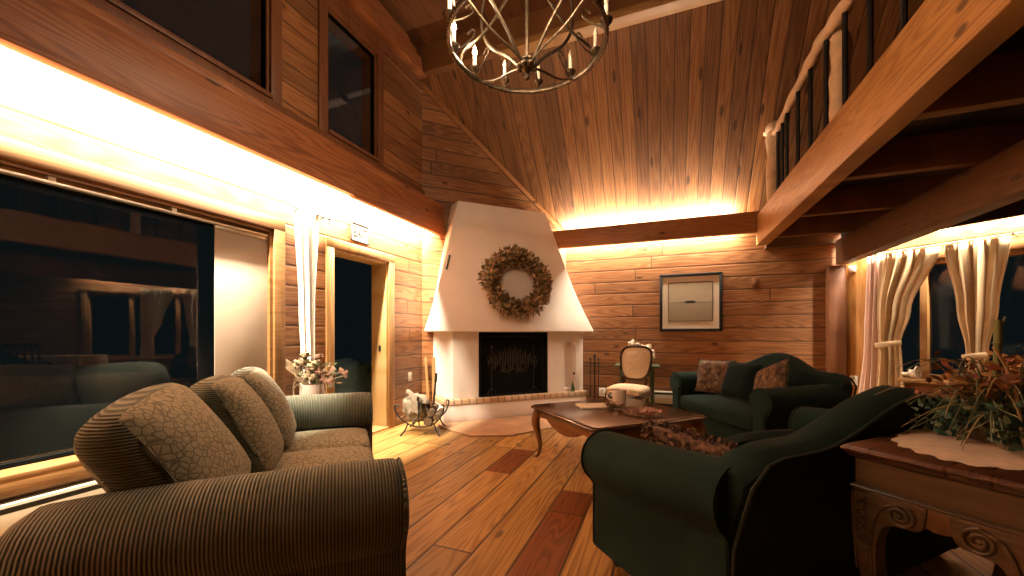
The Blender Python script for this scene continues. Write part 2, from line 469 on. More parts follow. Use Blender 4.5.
# diagonal wall behind the fireplace, local frame: x along (1,1), y outward
E0 = Vector((-3.1, 4.53, 0)); LEN = 1.62 * math.sqrt(2)
b = MB().prism([(-.06, 0), (LEN + .06, 0), (LEN + .06, 2.9), (-.06, 4.75)], 0, .12, 'y')
o = struct(b.build('wall_corner', M['wallx'], smooth=False)); o.location = E0; o.rotation_euler = (0, 0, PI / 4)
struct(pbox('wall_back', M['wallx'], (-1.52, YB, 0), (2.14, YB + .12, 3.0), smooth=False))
# right diagonal wall with the bay window, local x along (1,-1), y outward (1,1)
E1 = Vector((2.1, YB, 0)); RL = 4.4
b = MB()
for s0, s1, z0, z1 in holed(-.02, RL, 0, 4.9, [(.36, 2.9, .65, 1.94)]): b.box((s0, 0, z0), (s1, .14, z1))
o = struct(b.build('wall_right', M['wallx'], smooth=False)); o.location = E1; o.rotation_euler = (0, 0, -PI / 4)
def on_right(o): o.location = E1; o.rotation_euler = (0, 0, -PI / 4); return o
struct(pbox('wall_side', M['wall'], (5.2, -1.7, 0), (5.32, 3.2, 5.0), smooth=False))
struct(pbox('wall_rear', M['wallx'], (-3.3, -1.8, 0), (5.3, -1.7, 5.0), smooth=False))
# ceiling: slope over the back of the room, flat above the purlin
y0, y1 = 6.3, 4.44
b = MB().prism([(y0, slopez(y0)), (y1, slopez(y1)), (y1 + .1, slopez(y1) + .12), (y0 + .1, slopez(y0) + .12)], -3.3, 5.4, 'x')
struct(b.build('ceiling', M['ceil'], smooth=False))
o = struct(pbox('ceiling_flat', M['ceilflat'], (-3.3, -1.8, 4.97), (5.4, 4.62, 5.07), smooth=False))
# purlin and its pale lower board
struct(pbox('trim_1', M['dkbeam'], (-3.1, 4.40, 4.62), (5.2, 4.56, 4.97), smooth=False)); bpy.data.objects['trim_1'].data.materials[0] = M['joist']
struct(pbox('trim_2', M['casex'], (-1.9, 4.33, 4.55), (5.2, 4.50, 4.64), bev=.006))
# top beam of the left wall with a notched end
b = MB().prism([(-1.7, 4.56), (-1.7, 4.84), (4.02, 4.84), (4.16, 4.74), (4.30, 4.74), (4.34, 4.60), (4.44, 4.56)], XL, XL + .14, 'x', .006)
struct(b.build('trim_3', M['beamy']))
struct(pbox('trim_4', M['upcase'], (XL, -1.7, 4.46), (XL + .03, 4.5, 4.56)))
# cove valance beams
struct(pbox('trim_5', M['beamy'], (-2.93, -1.7, 2.51), (-2.85, 3.03, 2.86), bev=.004))
struct(pbox('trim_6', M['beamy'], (-2.93, 3.03, 2.50), (-2.865, 4.72, 2.85), bev=.004))
struct(pbox('trim_7', M['beamy'], (XL, -1.7, 2.84), (-2.865, 4.70, 2.92), bev=.004))
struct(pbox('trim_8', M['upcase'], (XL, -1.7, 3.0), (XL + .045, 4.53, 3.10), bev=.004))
struct(pbox('trim_9', M['beamx'], (-1.78, 5.88, 2.465), (1.13, 5.96, 2.735), bev=.004))
# loft: fascia, joists, decking, carrying beam, post
struct(pbox('trim_10', M['fascia'], (1.118, -1.7, 2.30), (1.25, 5.96, 2.69), bev=.005))
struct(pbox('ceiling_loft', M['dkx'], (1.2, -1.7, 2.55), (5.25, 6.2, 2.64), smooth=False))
for i, y in enumerate((-.1, .85, 1.8, 2.71, 3.62, 4.63, 5.55)):
    struct(pbox('trim_%d' % (11 + i), M['joist'], (1.25, y, 2.31), (5.2, y + .075, 2.55), bev=.003))
struct(pbox('trim_18', M['dkbeam'], (1.985, -1.7, 2.0), (2.12, 6.02, 2.305), bev=.006))
struct(pbox('trim_19', M['upcase'], (1.925, 6.03, 0), (2.10, 6.15, 1.998), bev=.004))
struct(pbox('trim_20', M['dkbeam'], (1.25, 6.04, 2.28), (4.0, 6.15, 2.55)))
on_right(struct(pbox('trim_21', M['orange'], (.0, -.02, 0), (.29, 0, 2.45), bev=.003)))
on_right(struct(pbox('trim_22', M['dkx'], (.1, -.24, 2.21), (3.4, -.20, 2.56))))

def window_left(n, y0, y1, z0, z1, cm, cw=.1, fw=.04, dp=0.):
    """casing + jambs + frame + pane of a window in the left wall"""
    root = bpy.data.objects.new('window_%d' % n, None); COL.objects.link(root); struct(root)
    b = MB()
    b.box((XL, y0 - cw, z1), (XL + .025, y1 + cw, z1 + cw), .003); 
    b.box((XL, y0 - cw, z0 - cw * .6), (XL + .025, y0, z1), .003); b.box((XL, y1, z0 - cw * .6), (XL + .025, y1 + cw, z1), .003)
    b.box((XL - .2, y0, z1 - .025), (XL, y1, z1)); b.box((XL - .2, y0, z0), (XL, y0 + .025, z1)); b.box((XL - .2, y1 - .025, z0), (XL, y1, z1))
    b.box((XL - .2, y0, z0 - .02), (XL + .05, y1, z0 + .018), .003); b.box((XL, y0 - cw, z0 - .10), (XL + .022, y1 + cw, z0 - .02), .003)
    struct(b.build('casing', cm, root))
    b = MB()
    for yy in (y0 + .025, y1 - .025 - fw): b.box((XL - .16 + dp, yy, z0 + .018), (XL - .11 + dp, yy + fw, z1 - .025))
    b.box((XL - .16 + dp, y0, z0 + .018), (XL - .11 + dp, y1, z0 + .02 + fw * .6)); b.box((XL - .16 + dp, y0, z1 - .025 - fw), (XL - .11 + dp, y1, z1 - .025))
    struct(b.build('frame', M['black'], root))
    struct(pbox('pane', M['glass'], (XL - .14 + dp, y0 + .02, z0 + .015), (XL - .132 + dp, y1 - .02, z1 - .02), root, smooth=False))
    return root
window_left(1, -1.3, 2.34, .42, 2.03, M['casey'])
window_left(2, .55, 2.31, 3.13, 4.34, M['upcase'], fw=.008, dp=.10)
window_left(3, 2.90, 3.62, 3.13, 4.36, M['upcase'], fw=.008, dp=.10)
# bay window in the right diagonal
root = bpy.data.objects.new('window_4', None); COL.objects.link(root); struct(root); on_right(root)
b = MB()
b.box((.28, -.025, 1.94), (2.98, 0, 2.03), .003); b.box((.28, -.025, .5), (.36, 0, 1.94), .003); b.box((2.9, -.025, .5), (2.98, 0, 1.94), .003)
b.box((.28, -.03, .615), (2.98, .14, .65), .004); b.box((.60, -.17, .615), (2.98, -.02, .65), .004)
for s in (.36, .725, 1.45, 2.2, 2.86): b.box((s, -.005, .65), (s + .06, .10, 1.94), .003)
b.box((.36, 0, 1.89), (2.9, .10, 1.94)); b.box((.36, 0, .65), (2.9, .10, .70))
struct(b.build('casing', M['case'], root))
struct(pbox('pane', M['glass2'], (.38, .05, .67), (2.88, .058, 1.90), root, smooth=False))
# door opening: jambs and casing
root = bpy.data.objects.new('door_1', None); COL.objects.link(root); struct(root)
b = MB(); y0, y1, z1 = 2.98, 3.816, 2.0
b.box((XL, y0 - .09, z1), (XL + .025, y1 + .1, z1 + .095), .003); b.box((XL, y0 - .09, 0), (XL + .025, y0, z1), .003); b.box((XL, y1, 0), (XL + .025, y1 + .1, z1), .003)
struct(b.build('casing', M['case'], root)); b = MB()
b.box((XL - .22, y0, 0), (XL, y0 + .025, z1)); b.box((XL - .22, y1 - .025, 0), (XL, y1, z1)); b.box((XL - .22, y0, z1 - .025), (XL, y1, z1))
b.box((XL - .22, y0, .0), (XL + .02, y1, .03), .004)
struct(b.build('jamb', M['jamb'], root))
struct(pbox('strike_plate', M['iron'], (XL - .11, y1 - .032, .93), (XL - .08, y1 - .024, 1.0), root))
# skirtings and heaters
struct(pbox('baseboard_back', M['casex'], (-1.0, 6.13, 0), (1.92, 6.15, .10), bev=.003))
struct(pbox('baseboard_left', M['casey'], (XL, 3.93, 0), (XL + .018, 4.5, .10), bev=.003))

b = MB().prism([(0, 4.585), (0, 4.50), (LEN, 2.68), (LEN, 2.765)], -.022, 0, 'y', .003)
o = struct(b.build('trim_23', M['beamx'])); o.location = E0; o.rotation_euler = (0, 0, PI / 4)
# ------------------------------------------------------------------ fireplace (local frame of the corner wall; -y into the room)
def at_corner(o): o.location = E0; o.rotation_euler = (0, 0, PI / 4); return o
fp = at_corner(thing('fireplace', 'white plastered corner fireplace with tapering hood, brick hearth edge and dark firebox', 'fireplace'))
b = MB().prism([(.16, -.54), (2.31, -.54), (2.31, -.002), (.16, -.002)], 0, .232, 'z', .012); b.build('plinth', M['plaster'], fp)
pbox('hearth_edge', M['brick'], (.15, -.555, .232), (2.325, -.002, .295), fp, bev=.006)
b = MB().prism([(.306, -.48), (.644, -.48), (.66, -.47), (.66, -.002), (.15, -.002), (.29, -.475)], .295, 1.17, 'z', .008); b.build('pillar', M['plaster'], fp)
# right pillar with a shallow arched niche
b = MB(); nx0, nx1, nz0, nz1 = 1.965, 2.165, .34, .93
arch = [(nx0, nz0), (nx1, nz0)] + [((nx0 + nx1) / 2 + .1 * math.cos(a), nz1 + .1 * math.sin(a)) for a in [PI * k / 12 for k in range(13)]]
outer = [(1.70, .295), (2.29, .295)] + [(2.29, 1.17)] * 1 + [(1.70, 1.17)]
# front skin of the niche pillar built as strips around the arch
yf = -.48
def quad(p): b._f([b.bm.verts.new(Vector(q)) for q in p])
def F(x, z, y=yf): return (x, y, z)
quad([F(1.70, .295), F(nx0, .295), F(nx0, 1.17), F(1.70, 1.17)])
quad([F(nx1, .295), F(2.29, .295), F(2.29, 1.17), F(nx1, 1.17)])
quad([F(nx0, .295), F(nx1, .295), F(nx1, nz0), F(nx0, nz0)])
ar = arch[2:]
for i in range(len(ar) - 1):
    quad([F(*ar[i]), F(ar[i][0], 1.17), F(ar[i + 1][0], 1.17), F(*ar[i + 1])])
for i in range(len(arch)):
    p, q = arch[i], arch[(i + 1) % len(arch)]
    quad([F(*p), F(*q), F(q[0], q[1], yf + .09), F(p[0], p[1], yf + .09)])
quad([F(x, z, yf + .09) for x, z in arch])
quad([(1.70, yf, .295), (1.70, yf, 1.17), (1.70, -.002, 1.17), (1.70, -.002, .295)])
quad([(2.29, yf, .295), (2.29, yf, 1.17), (2.29, -.002, 1.17), (2.29, -.002, .295)])
bmesh.ops.remove_doubles(b.bm, verts=b.bm.verts[:], dist=1e-4)
b.build('pillar', M['plaster'], fp)
# hood
b = MB()
rb = [(-.09, -.62, 1.163), (2.39, -.62, 1.163), (2.30, -.004, 1.163), (.06, -.004, 1.163)]
r1 = [(-.09, -.62, 1.185), (2.39, -.62, 1.185), (2.30, -.004, 1.185), (.06, -.004, 1.185)]
rings = [rb, r1]
for k in range(1, 9):
    t = k / 8; e = t + .10 * math.sin(PI * t) * (1 - t)
    L = lambda a, c: a + (c - a) * e
    rings.append([(L(-.09, .436), L(-.62, -.25), 1.185 + 1.765 * t), (L(2.39, 1.777), L(-.62, -.25), 1.185 + 1.765 * t), (L(2.30, 1.80), -.004, 1.185 + 1.765 * t), (L(.06, .40), -.004, 1.185 + 1.765 * t)])
b.loft(rings)
hood = b.build('hood', M['plaster'], fp)
bm = bmesh.new(); bm.from_mesh(hood.data); bmesh.ops.bevel(bm, geom=[e for e in bm.edges if e.calc_face_angle(0) > .5], offset=.015, segments=3, affect='EDGES', profile=.5); bm.to_mesh(hood.data); bm.free()
for p in hood.data.polygons: p.use_smooth = True
hood.data.set_sharp_from_angle(angle=.6)
# slot vent close to the hood's left edge
tz = lambda z: (z - 1.185) / 1.765
def hoodpt(fx, z, out=0.):
    t = tz(z); e = t + .10 * math.sin(PI * t) * (1 - t)
    xl = -.09 + (.526) * e; xr = 2.39 + (1.777 - 2.39) * e; y = -.62 + .37 * e
    return Vector((xl + (xr - xl) * fx, y - out, z))
a_, c_ = hoodpt(.028, 1.97, .002), hoodpt(.030, 2.17, .002)
MB().tube([a_, a_.lerp(c_, .5), c_], .014, 6, flat=.6).build('vent_slot', M['iron'], fp)
# firebox lining
b = MB(); b.box((.655, -.05, .295), (1.705, -.01, 1.17)); b.box((.655, -.46, 1.12), (1.705, -.01, 1.17)); b.box((.655, -.46, .295), (.675, -.05, 1.12)); b.box((1.685, -.46, .295), (1.705, -.05, 1.12)); b.box((.675, -.47, .294), (1.685, -.05, .302))
b.build('firebox', M['black'], fp, smooth=False)
# fire screen with an iron fan of flames
fs = at_corner(thing('fire_screen', 'black iron mesh fire screen with upright spikes in the firebox opening', 'fire screen'))
b = MB(); y = -.40
b.box((.70, y, .305), (.715, y + .015, 1.11)); b.box((1.645, y, .305), (1.66, y + .015, 1.11)); b.box((.70, y, 1.095), (1.66, y + .015, 1.11)); b.box((.70, y, .305), (1.66, y + .015, .32))
for x in (.86, 1.50):
    b.tube([(x, y - .012, .303), (x, y - .012, .95)], .009, 8); b.ball((x, y - .012, .965), .02, 8)
    for s in (-1, 1): b.tube(spline([(x, y - .012, .40), (x + s * .04, y - .02, .36), (x + s * .06, y - .02, .31)]), .007, 6)
b.build('frame', M['iron'], fs)
b = MB(); b.box((.715, y + .006, .32), (1.645, y + .009, 1.095)); b.build('mesh', M['black'], fs)
b = MB()
for k in range(30):
    x = .82 + k * .0248; q = (x - 1.18) / .38
    top = .95 - .16 * abs(q) ** 1.2 + .03 * math.sin(k * 2.1); lo = .66 + .05 * math.sin(k * 1.3) + .05 * q * q
    b.tube(spline([(x + .012 * q, y - .012, lo), (x, y - .016, (lo + top) / 2), (x + .03 * q, y - .012, top)], 4), [.0035] * 8 + [.002], 5)
for k in range(9):
    a = PI * k / 8; b.tube([(1.18 + .05 * math.cos(a), y - .012, .60 + .04 * math.sin(a)), (1.18 + .20 * math.cos(a), y - .012, .62 + .07 * math.sin(a))], .0035, 5)
b.build('spike', plain('dull_steel', (.10, .085, .06), .5, .5), fs)
bpy.data.objects['spike']['kind'] = 'stuff'
# low hearth slab on the floor
b = MB().prism([(.085, -.556), (.085, -.72), (.29, -1.257), (.72, -1.42), (2.5, -1.02), (2.6, -.556)], .001, .018, 'z', .004)
o = at_corner(tag(b.build('hearth_slab', M['slate']), 'tan angled hearth slab on the floor before the fireplace', 'hearth slab'))
# wreath
WZ = 1.825; wc = hoodpt(.5, WZ, .045); wc.x = 1.17
tilt = math.atan2(.37, 1.765)
wr = thing('wreath', 'big round wreath of dried brown leaves hung on the white fireplace hood', 'wreath')
wr.matrix_world = Matrix.Translation(E0) @ Matrix.Rotation(PI / 4, 4, 'Z') @ Matrix.Translation(wc) @ Matrix.Rotation(-tilt, 4, 'X') @ Matrix.Scale(1.11, 4)
def leaf(b, c, d, n, L, W, curl=.2):
    d = Vector(d).normalized(); n = Vector(n); s = d.cross(n)
    if s.length < 1e-5: s = d.orthogonal()
    s.normalize(); n = s.cross(d); c = Vector(c)
    P = [c, c + d * L * .35 + s * W * .5 + n * W * .12, c + d * L * .35 - s * W * .5 + n * W * .12, c + d * L * .72 + s * W * .38 + n * curl * L * .4, c + d * L * .72 - s * W * .38 + n * curl * L * .4, c + d * L + n * curl * L, c + d * L * .35, c + d * L * .72 + n * curl * L * .3]
    v = [b.bm.verts.new(p) for p in P]
    for f in ((0, 6, 1), (0, 2, 6), (1, 6, 7, 3), (6, 2, 4, 7), (3, 7, 5), (7, 4, 5)): b._f([v[i] for i in f])
leafm = []
for nm, c in (('wreath_brown', (.27, .16, .075)), ('wreath_olive', (.20, .155, .075)), ('wreath_tan', (.42, .29, .155))): leafm.append(plain(nm, c, .9, var=.35, scale=20))
b = MB()
b.lathe([(.0, 0)], n=3) if False else None
ring = [(.355 * math.cos(a), -.05, .335 * math.sin(a)) for a in [2 * PI * k / 40 for k in range(41)]]
b.tube(ring, .055, 8)
b.build('wreath_base', leafm[1], wr)
b = MB(); rnd = random.Random(3)
for k in range(1300):
    a = rnd.uniform(0, 2 * PI); ph = rnd.uniform(-.4, PI + .4)
    rr = .085 * (.75 + .5 * rnd.random()) + .015 * math.sin(5 * a) 
    rad = Vector((math.cos(a), 0, math.sin(a) * .95)); out = Vector((0, -1, 0))
    nd = rad * math.cos(ph) + out * math.sin(ph)
    c = Vector((.355 * math.cos(a), -.05, .335 * math.sin(a))) + nd * rr * .8
    tg = Vector((-math.sin(a), 0, math.cos(a)))
    d = (nd * rnd.uniform(.4, 1.) + tg * rnd.uniform(-.9, .9) + Vector((rnd.uniform(-.3, .3), rnd.uniform(-.3, .1), rnd.uniform(-.3, .3))))
    b.mi = rnd.choice((0, 0, 1, 2))
    leaf(b, c, d, nd, rnd.uniform(.045, .085), rnd.uniform(.025, .045), rnd.uniform(-.2, .5))
o = b.build('leaves', leafm, wr, recalc=False)

# ------------------------------------------------------------------ sofas
def arm_profile(side, r, zb, top, wlow=.09, n=16):
    cz = top - r; pts = [(-wlow * side, zb)]
    a0, a1 = math.radians(205), math.radians(-52)
    pts.append((-wlow * side, cz - r * .55))
    for k in range(n + 1):
        a = a0 + (a1 - a0) * k / n
        pts.append((side * r * math.cos(a), cz + r * math.sin(a)))
    pts.append((side * .055, cz - r * 1.05)); pts.append((side * .055, zb))
    return pts
def roll_arm(b, x, side, r, zb, tops, ys, inset=None):
    """tops/ys: top height along the arm from front to back"""
    rings = []
    for i, (y, tp) in enumerate(zip(ys, tops)):
        pr = arm_profile(side, r, zb, tp); k = (inset or {}).get(i, 0); cz = tp - r
        rings.append([(x + p[0] * (1 - k), y, (p[1] if p[1] < cz - r else cz + (p[1] - cz) * (1 - k))) for p in pr])
    b.loft(rings)
    return rings

def left_sofa():
    s = thing('sofa', 'olive corduroy three seat sofa with patterned back cushions under the big window', 'sofa', (-1.62, 1.90, 0), -PI / 4)
    hw = .93
    pbox('base', M['cordx'], (-hw + .02, -.92, .07), (hw - .02, -.03, .30), s, bev=.03)
    for sd in (-1, 1):
        b = MB()
        ys = [0, -.012, -.04, -.1, -.3, -.5, -.75, -.91, -.945, -.96]
        if sd > 0: ys = [y * 1.09 if i > 4 else y + .025 * (i < 4) for i, y in enumerate(ys)]
        else: ys = [y + .03 * (i < 4) for i, y in enumerate(ys)]
        tops = [.655, .66, .665, .665, .668, .67, .668, .655, .64, .62]
        roll_arm(b, sd * hw, sd, .16, .06, tops, ys, {0: .22, 1: .08, 2: .015, 7: .02, 8: .1, 9: .3})
        a = b.build('arm', M['cordy'], s)
        # piping round the front of the arm
        pr = arm_profile(sd, .16, .06, .662)
        MB().tube([(sd * hw + p[0] * .97, -.018 + .027, .517 + (p[1] - .517) * .97) for p in pr[1:]], .006, 6).build('piping', M['cordx'], a)
    # upholstered back frame
    b = MB(); rings = []
    for x in (-.80, -.78, -.4, 0, .4, .78, .80):
        k = .02 if abs(x) > .79 else 0
        rings.append([(x, -.77 - k, .1), (x, -.80 - k, .57 - k), (x, -.83, .61 - k), (x, -.87, .625 - k), (x, -.92, .61 - k), (x, -.95 + k, .55), (x, -.95 + k, .1)])
    b.loft(rings); b.build('back', M['cordx'], s)
    for i in range(3):
        x = (-1 + i) * .53
        b = MB(); b.cushion((x, -.385, .345), (.262, .37, .075), .05, (0, .0, .03), 8); b.build('seat_cushion', M['lattice'], s)
    CXO, CYO, CZO, CHW = (0, 0, .07), (-.675, -.70, -.768), (.645, .65, .665), (.265, .275, .315)
    for i in range(3):
        x = (-1 + i) * .52
        Mx = Matrix.Rotation(math.radians((26, 28, 32)[i]), 4, 'X') @ Matrix.Rotation(math.radians((2, -2, 5)[i]), 4, 'Y')
        b = MB(); b.cushion((x + CXO[i], CYO[i], CZO[i]), (CHW[i], .085, .27), .07, (.01, .06, .03), 10, Mx, side_mat=1)
        c = b.build('back_cushion', [M['lattice'], M['cordz']], s)
        # piping at the front edge
        pts = []
        for k in range(41):
            a = 2 * PI * k / 40; ca, sa = math.cos(a), math.sin(a)
            e = 4.; q = (abs(ca) ** e + abs(sa) ** e) ** (-1 / e)
            pts.append(Vector((x + CXO[i], CYO[i], CZO[i])) + Mx @ Vector(((CHW[i] - .008) * q * ca, .065, .262 * q * sa)))
        MB().tube(pts, .006, 6).build('piping', M['cordx'], c)
    for sx in (-1, 1):
        for y in (-.09, -.86):
            MB().lathe([(.02, .0), (.03, .01), (.035, .07), (.03, .08)], (sx * .9, y, 0), 12).build('foot', M['dkwood'], s)
    return s
left_sofa()

def camel_sofa(name, label, cat, loc, rz, hw, depth, arm_f, arm_b, end_h, peak, seat_n, out=.0, r=.13):
    s = thing(name, label, cat, loc, rz)
    pbox('base', M['green'], (-hw + .02, -depth + .05, .075), (hw - .02, -.06, .27), s, bev=.02)
    yb = -depth
    for sd in (-1, 1):
        b = MB(); n = 9
        ys = [0, -.012, -.04] + [-.04 + (yb + .03 + .04) * k / n for k in range(1, n + 1)]
        tops = [arm_f] * 3 + [arm_f + (arm_b - arm_f) * (k / n) ** 1.4 for k in range(1, n + 1)]
        roll_arm(b, sd * hw, sd, r, .08, tops, ys, {0: .2, 1: .07, 2: .015})
        a = b.build('arm', M['green'], s)
        pr = arm_profile(sd, r, .08, arm_f)
        cz = arm_f - r
        MB().tube([(sd * hw + p[0] * .97, -.016, cz + (p[1] - cz) * .97) for p in pr[1:]], .006, 6).build('piping', M['pipe'], a)
    # camel back
    def top(x):
        q = min(1., abs(x) / (hw + out)); c = .5 + .5 * math.cos(PI * min(1, q / .66))
        return end_h + (peak - end_h) * c - .05 * max(0, (q - .85) / .15) ** 2
    rings = []; pip = []; N = 28; W = hw + out
    for i in range(N + 1):
        x = -W + 2 * W * i / N; h = top(x); k = .03 if i in (0, N) else 0
        yl = lambda z: yb + .17 - .16 * max(0, (z - .3)) / .6          # the back leans away from the seat
        y0 = yl(h)
        rings.append([(x, yb + .19, .1), (x, yb + .20, .40), (x, y0 + .06 - k, h - .10), (x, y0 + .045 - k, h - .03), (x, y0 - .0, h - k), (x, y0 - .07, h - .005 - k), (x, y0 - .11 + k, h - .035 - k), (x, y0 - .105 + k, h - .10), (x, yb + .01 + k, .45), (x, yb + .02, .1)])
        pip.append((x, y0 - .112, h - .03 - k))
    b = MB(); b.loft(rings); bk = b.build('back', M['green'], s)
    pip = [(-W - .002, yb + .012, .16), (-W - .002, yb + .005, .45)] + pip + [(W + .002, yb + .005, .45), (W + .002, yb + .012, .16)]
    MB().tube(pip, .0075, 8).build('piping', M['pipe'], bk)
    w = (hw - .09) * 2 / seat_n
    for i in range(seat_n):
        x = -(hw - .09) + w * (i + .5)
        b = MB(); b.cushion((x, (-depth + .23) / 2 + .0, .35), (w / 2 - .004, (depth - .23) / 2, .085), .05, (0, .02, .03), 8); b.build('seat_cushion', M['green'], s)
    for sx in (-1, 1):
        for y in (-.10, yb + .12):
            MB().lathe([(.018, .0), (.026, .01), (.038, .05), (.03, .085)], (sx * (hw - .03), y, 0), 12).build('foot', M['dkwood'], s)
    return s
arm_chair = camel_sofa('loveseat', 'dark green camel back loveseat in the near right, facing the fireplace', 'sofa', (.27, 2.62, 0), PI / 4, .82, .80, .655, .72, .775, .935, 1, out=.06)
loveseat = camel_sofa('loveseat', 'dark green camel back loveseat with throw pillows below the framed picture', 'sofa', (.425, 4.465, 0), math.radians(118), .68, .76, .68, .71, .80, .945, 1, out=.10)

# throw pillows
def pillow_mesh(w, h, d, n=12):
    b = MB(); V = {}
    for sgn in (1, -1):
        for i in range(n + 1):
            for j in range(n + 1):
                u = -1 + 2 * i / n; v = -1 + 2 * j / n
                t = d * (max(0, (1 - u ** 4) * (1 - v ** 4))) ** .55
                pin = 1 - .07 * (1 - abs(u)) * 0 + .05 * (abs(u) * abs(v)) ** 2
                edge = i in (0, n) or j in (0, n)
                key = (i, j, 0 if edge else sgn)
                if key not in V:
                    V[key] = b.bm.verts.new((u * w / 2 * (1 - .06 * (1 - v * v) * 0 - .05 * (1 - abs(v) ** 2) * abs(u) ** 3 + .0), sgn * t if not edge else 0, v * h / 2 * (1 - .05 * (1 - abs(u) ** 2) * abs(v) ** 3)))
        for i in range(n):
            for j in range(n):
                g = lambda a, c: V[(a, c, 0 if a in (0, n) or c in (0, n) else sgn)]
                q = [g(i, j), g(i + 1, j), g(i + 1, j + 1), g(i, j + 1)]
                b._f(q if sgn < 0 else q[::-1])
    return b
def rim(w, h, n=10):
    pts = []
    for a, c in (((-1, -1), (1, -1)), ((1, -1), (1, 1)), ((1, 1), (-1, 1)), ((-1, 1), (-1, -1))):
        for k in range(n):
            t = k / n; u = a[0] + (c[0] - a[0]) * t; v = a[1] + (c[1] - a[1]) * t
            pts.append((u * w / 2 * (1 - .05 * (1 - v * v) * abs(u) ** 3), 0, v * h / 2 * (1 - .05 * (1 - u * u) * abs(v) ** 3)))
    return pts + [pts[0]]
def pillow(label, mat, sofa, loc, rot, w=.40, h=.38, d=.075, fringe=None, group=None, twist=(0, 0)):
    t = thing('throw_pillow', label, 'pillow', group=group)
    t.matrix_world = Matrix.Translation(sofa.location) @ Matrix.Rotation(sofa.rotation_euler.z, 4, 'Z') @ Matrix.Translation(loc) @ Euler(rot).to_matrix().to_4x4()
    pillow_mesh(w, h, d).build('cover', mat, t)
    if fringe:
        rn = random.Random(9); b = MB(); p = rim(w, h, 16)
        for i in range(len(p) - 1):
            for q in range(3):
                a = Vector(p[i]).lerp(Vector(p[i + 1]), q / 3); o_ = Vector((a.x, 0, a.z)).normalized()
                b.tube([a * .99, a + o_ * .012 + Vector((rn.uniform(-.006, .006), rn.uniform(-.008, .008), rn.uniform(-.006, .006)))], [.006, .004], 5)
        b.build('trim', fringe, t)
    else:
        MB().tube(rim(w, h), .006, 6).build('trim', M['pipe'], t)
    return t
# pillow local: x width, z height, y thickness; loveseat +x is its far (left in the photo) end
pillow('floral tapestry pillow upright by the far left arm of the loveseat', M['tapestry'], loveseat, (.43, -.35, .655), (math.radians(18), 0, math.radians(36)), .40, .38, .07, M['chenille'])
pillow('plain dark green pillow in the middle of the loveseat', M['greenpl'], loveseat, (.02, -.36, .655), (math.radians(20), 0, math.radians(4)), .42, .38, .08)
pillow('floral tapestry pillow tipped over beside the near right arm of the loveseat', M['tapestry'], loveseat, (-.40, -.34, .675), (math.radians(22), math.radians(22), math.radians(-4)), .42, .38, .07, M['chenille'])
# chenille pillow lying on the armchair
t = thing('fringed_pillow', 'brown and rust chenille pillow with loopy fringe against the near loveseat arm', 'pillow')
t.matrix_world = Matrix.Translation(arm_chair.location) @ Matrix.Rotation(PI / 4, 4, 'Z') @ Matrix.Translation((-.52, -.36, .575)) @ Matrix.Rotation(math.radians(-40), 4, 'Y') @ Matrix.Rotation(PI / 2, 4, 'Z')
pillow_mesh(.60, .27, .045).build('cover', M['chenille'], t)
b = MB(); rn = random.Random(4)
for k in range(640):
    u = rn.uniform(-1, 1); v = rn.uniform(-1, 1); sg = rn.choice((1, -1))
    hgt = .05 * (max(0, (1 - u ** 4) * (1 - v ** 4))) ** .55
    a = Vector((u * .295, sg * hgt, v * .13)); nn = Vector((u * .5, sg * 1.0, v * .5)).normalized()
    d = Vector((rn.uniform(-1, 1), rn.uniform(-.4, .4), rn.uniform(-1, 1))).normalized()
    b.tube([a, a + nn * .02 + d * .006, a + nn * .012 + d * .024], [.008, .0075, .004], 5)
b.build('loops', M['chenille'], t)

t = pillow('plain dark green pillow lying beside the fringed pillow on the near loveseat', M['greenpl'], arm_chair, (-.06, -.30, .575), (math.radians(66), 0, math.radians(-8)), .44, .34, .05)
# ------------------------------------------------------------------ coffee table (corners: L far left, N near, R right)
CTX, CTY = -.424, 3.505
ct = thing('coffee_table', 'square dark wooden coffee table with scalloped apron and cabriole legs', 'table', (CTX, CTY, 0), PI / 4)
hx, hy = .567, .513
b = MB()
def slab(b, hx, hy, prof, ch=.05):
    """moulded table top: profile of (inset, z)"""
    rings = []
    for ins, z in prof:
        x, y, c = hx - ins, hy - ins, ch
        rings.append([(-x, -y + c, z), (-x + c, -y, z), (x - c, -y, z), (x, -y + c, z), (x, y - c, z), (x - c, y, z), (-x + c, y, z), (-x, y - c, z)])
    b.loft(rings); return b
slab(b, hx, hy, [(.02, .448), (.006, .452), (0, .460), (.004, .470), (.014, .478), (.02, .480)], .03)
b.build('tabletop', M['tabtop'], ct)
def scallop(L, z1, d0, d1, n=40):
    p = []
    for k in range(n + 1):
        q = -1 + 2 * k / n
        z = z1 - d0 - (d1 - d0) * (.5 + .5 * math.cos(PI * min(1., abs(q) * 1.15))) + .018 * math.exp(-((abs(q) - .62) / .1) ** 2)
        p.append((q * L, z))
    return p + [(L, z1), (-L, z1)]
for ax in range(4):
    L = hx - .05 if ax % 2 == 0 else hy - .05; off = hy - .06 if ax % 2 == 0 else hx - .06
    MB().prism(scallop(L, .45, .075, .145), -off, -off + .025, 'y', .003, Matrix.Rotation(ax * PI / 2, 4, 'Z')).build('apron', M['tableg'], ct)
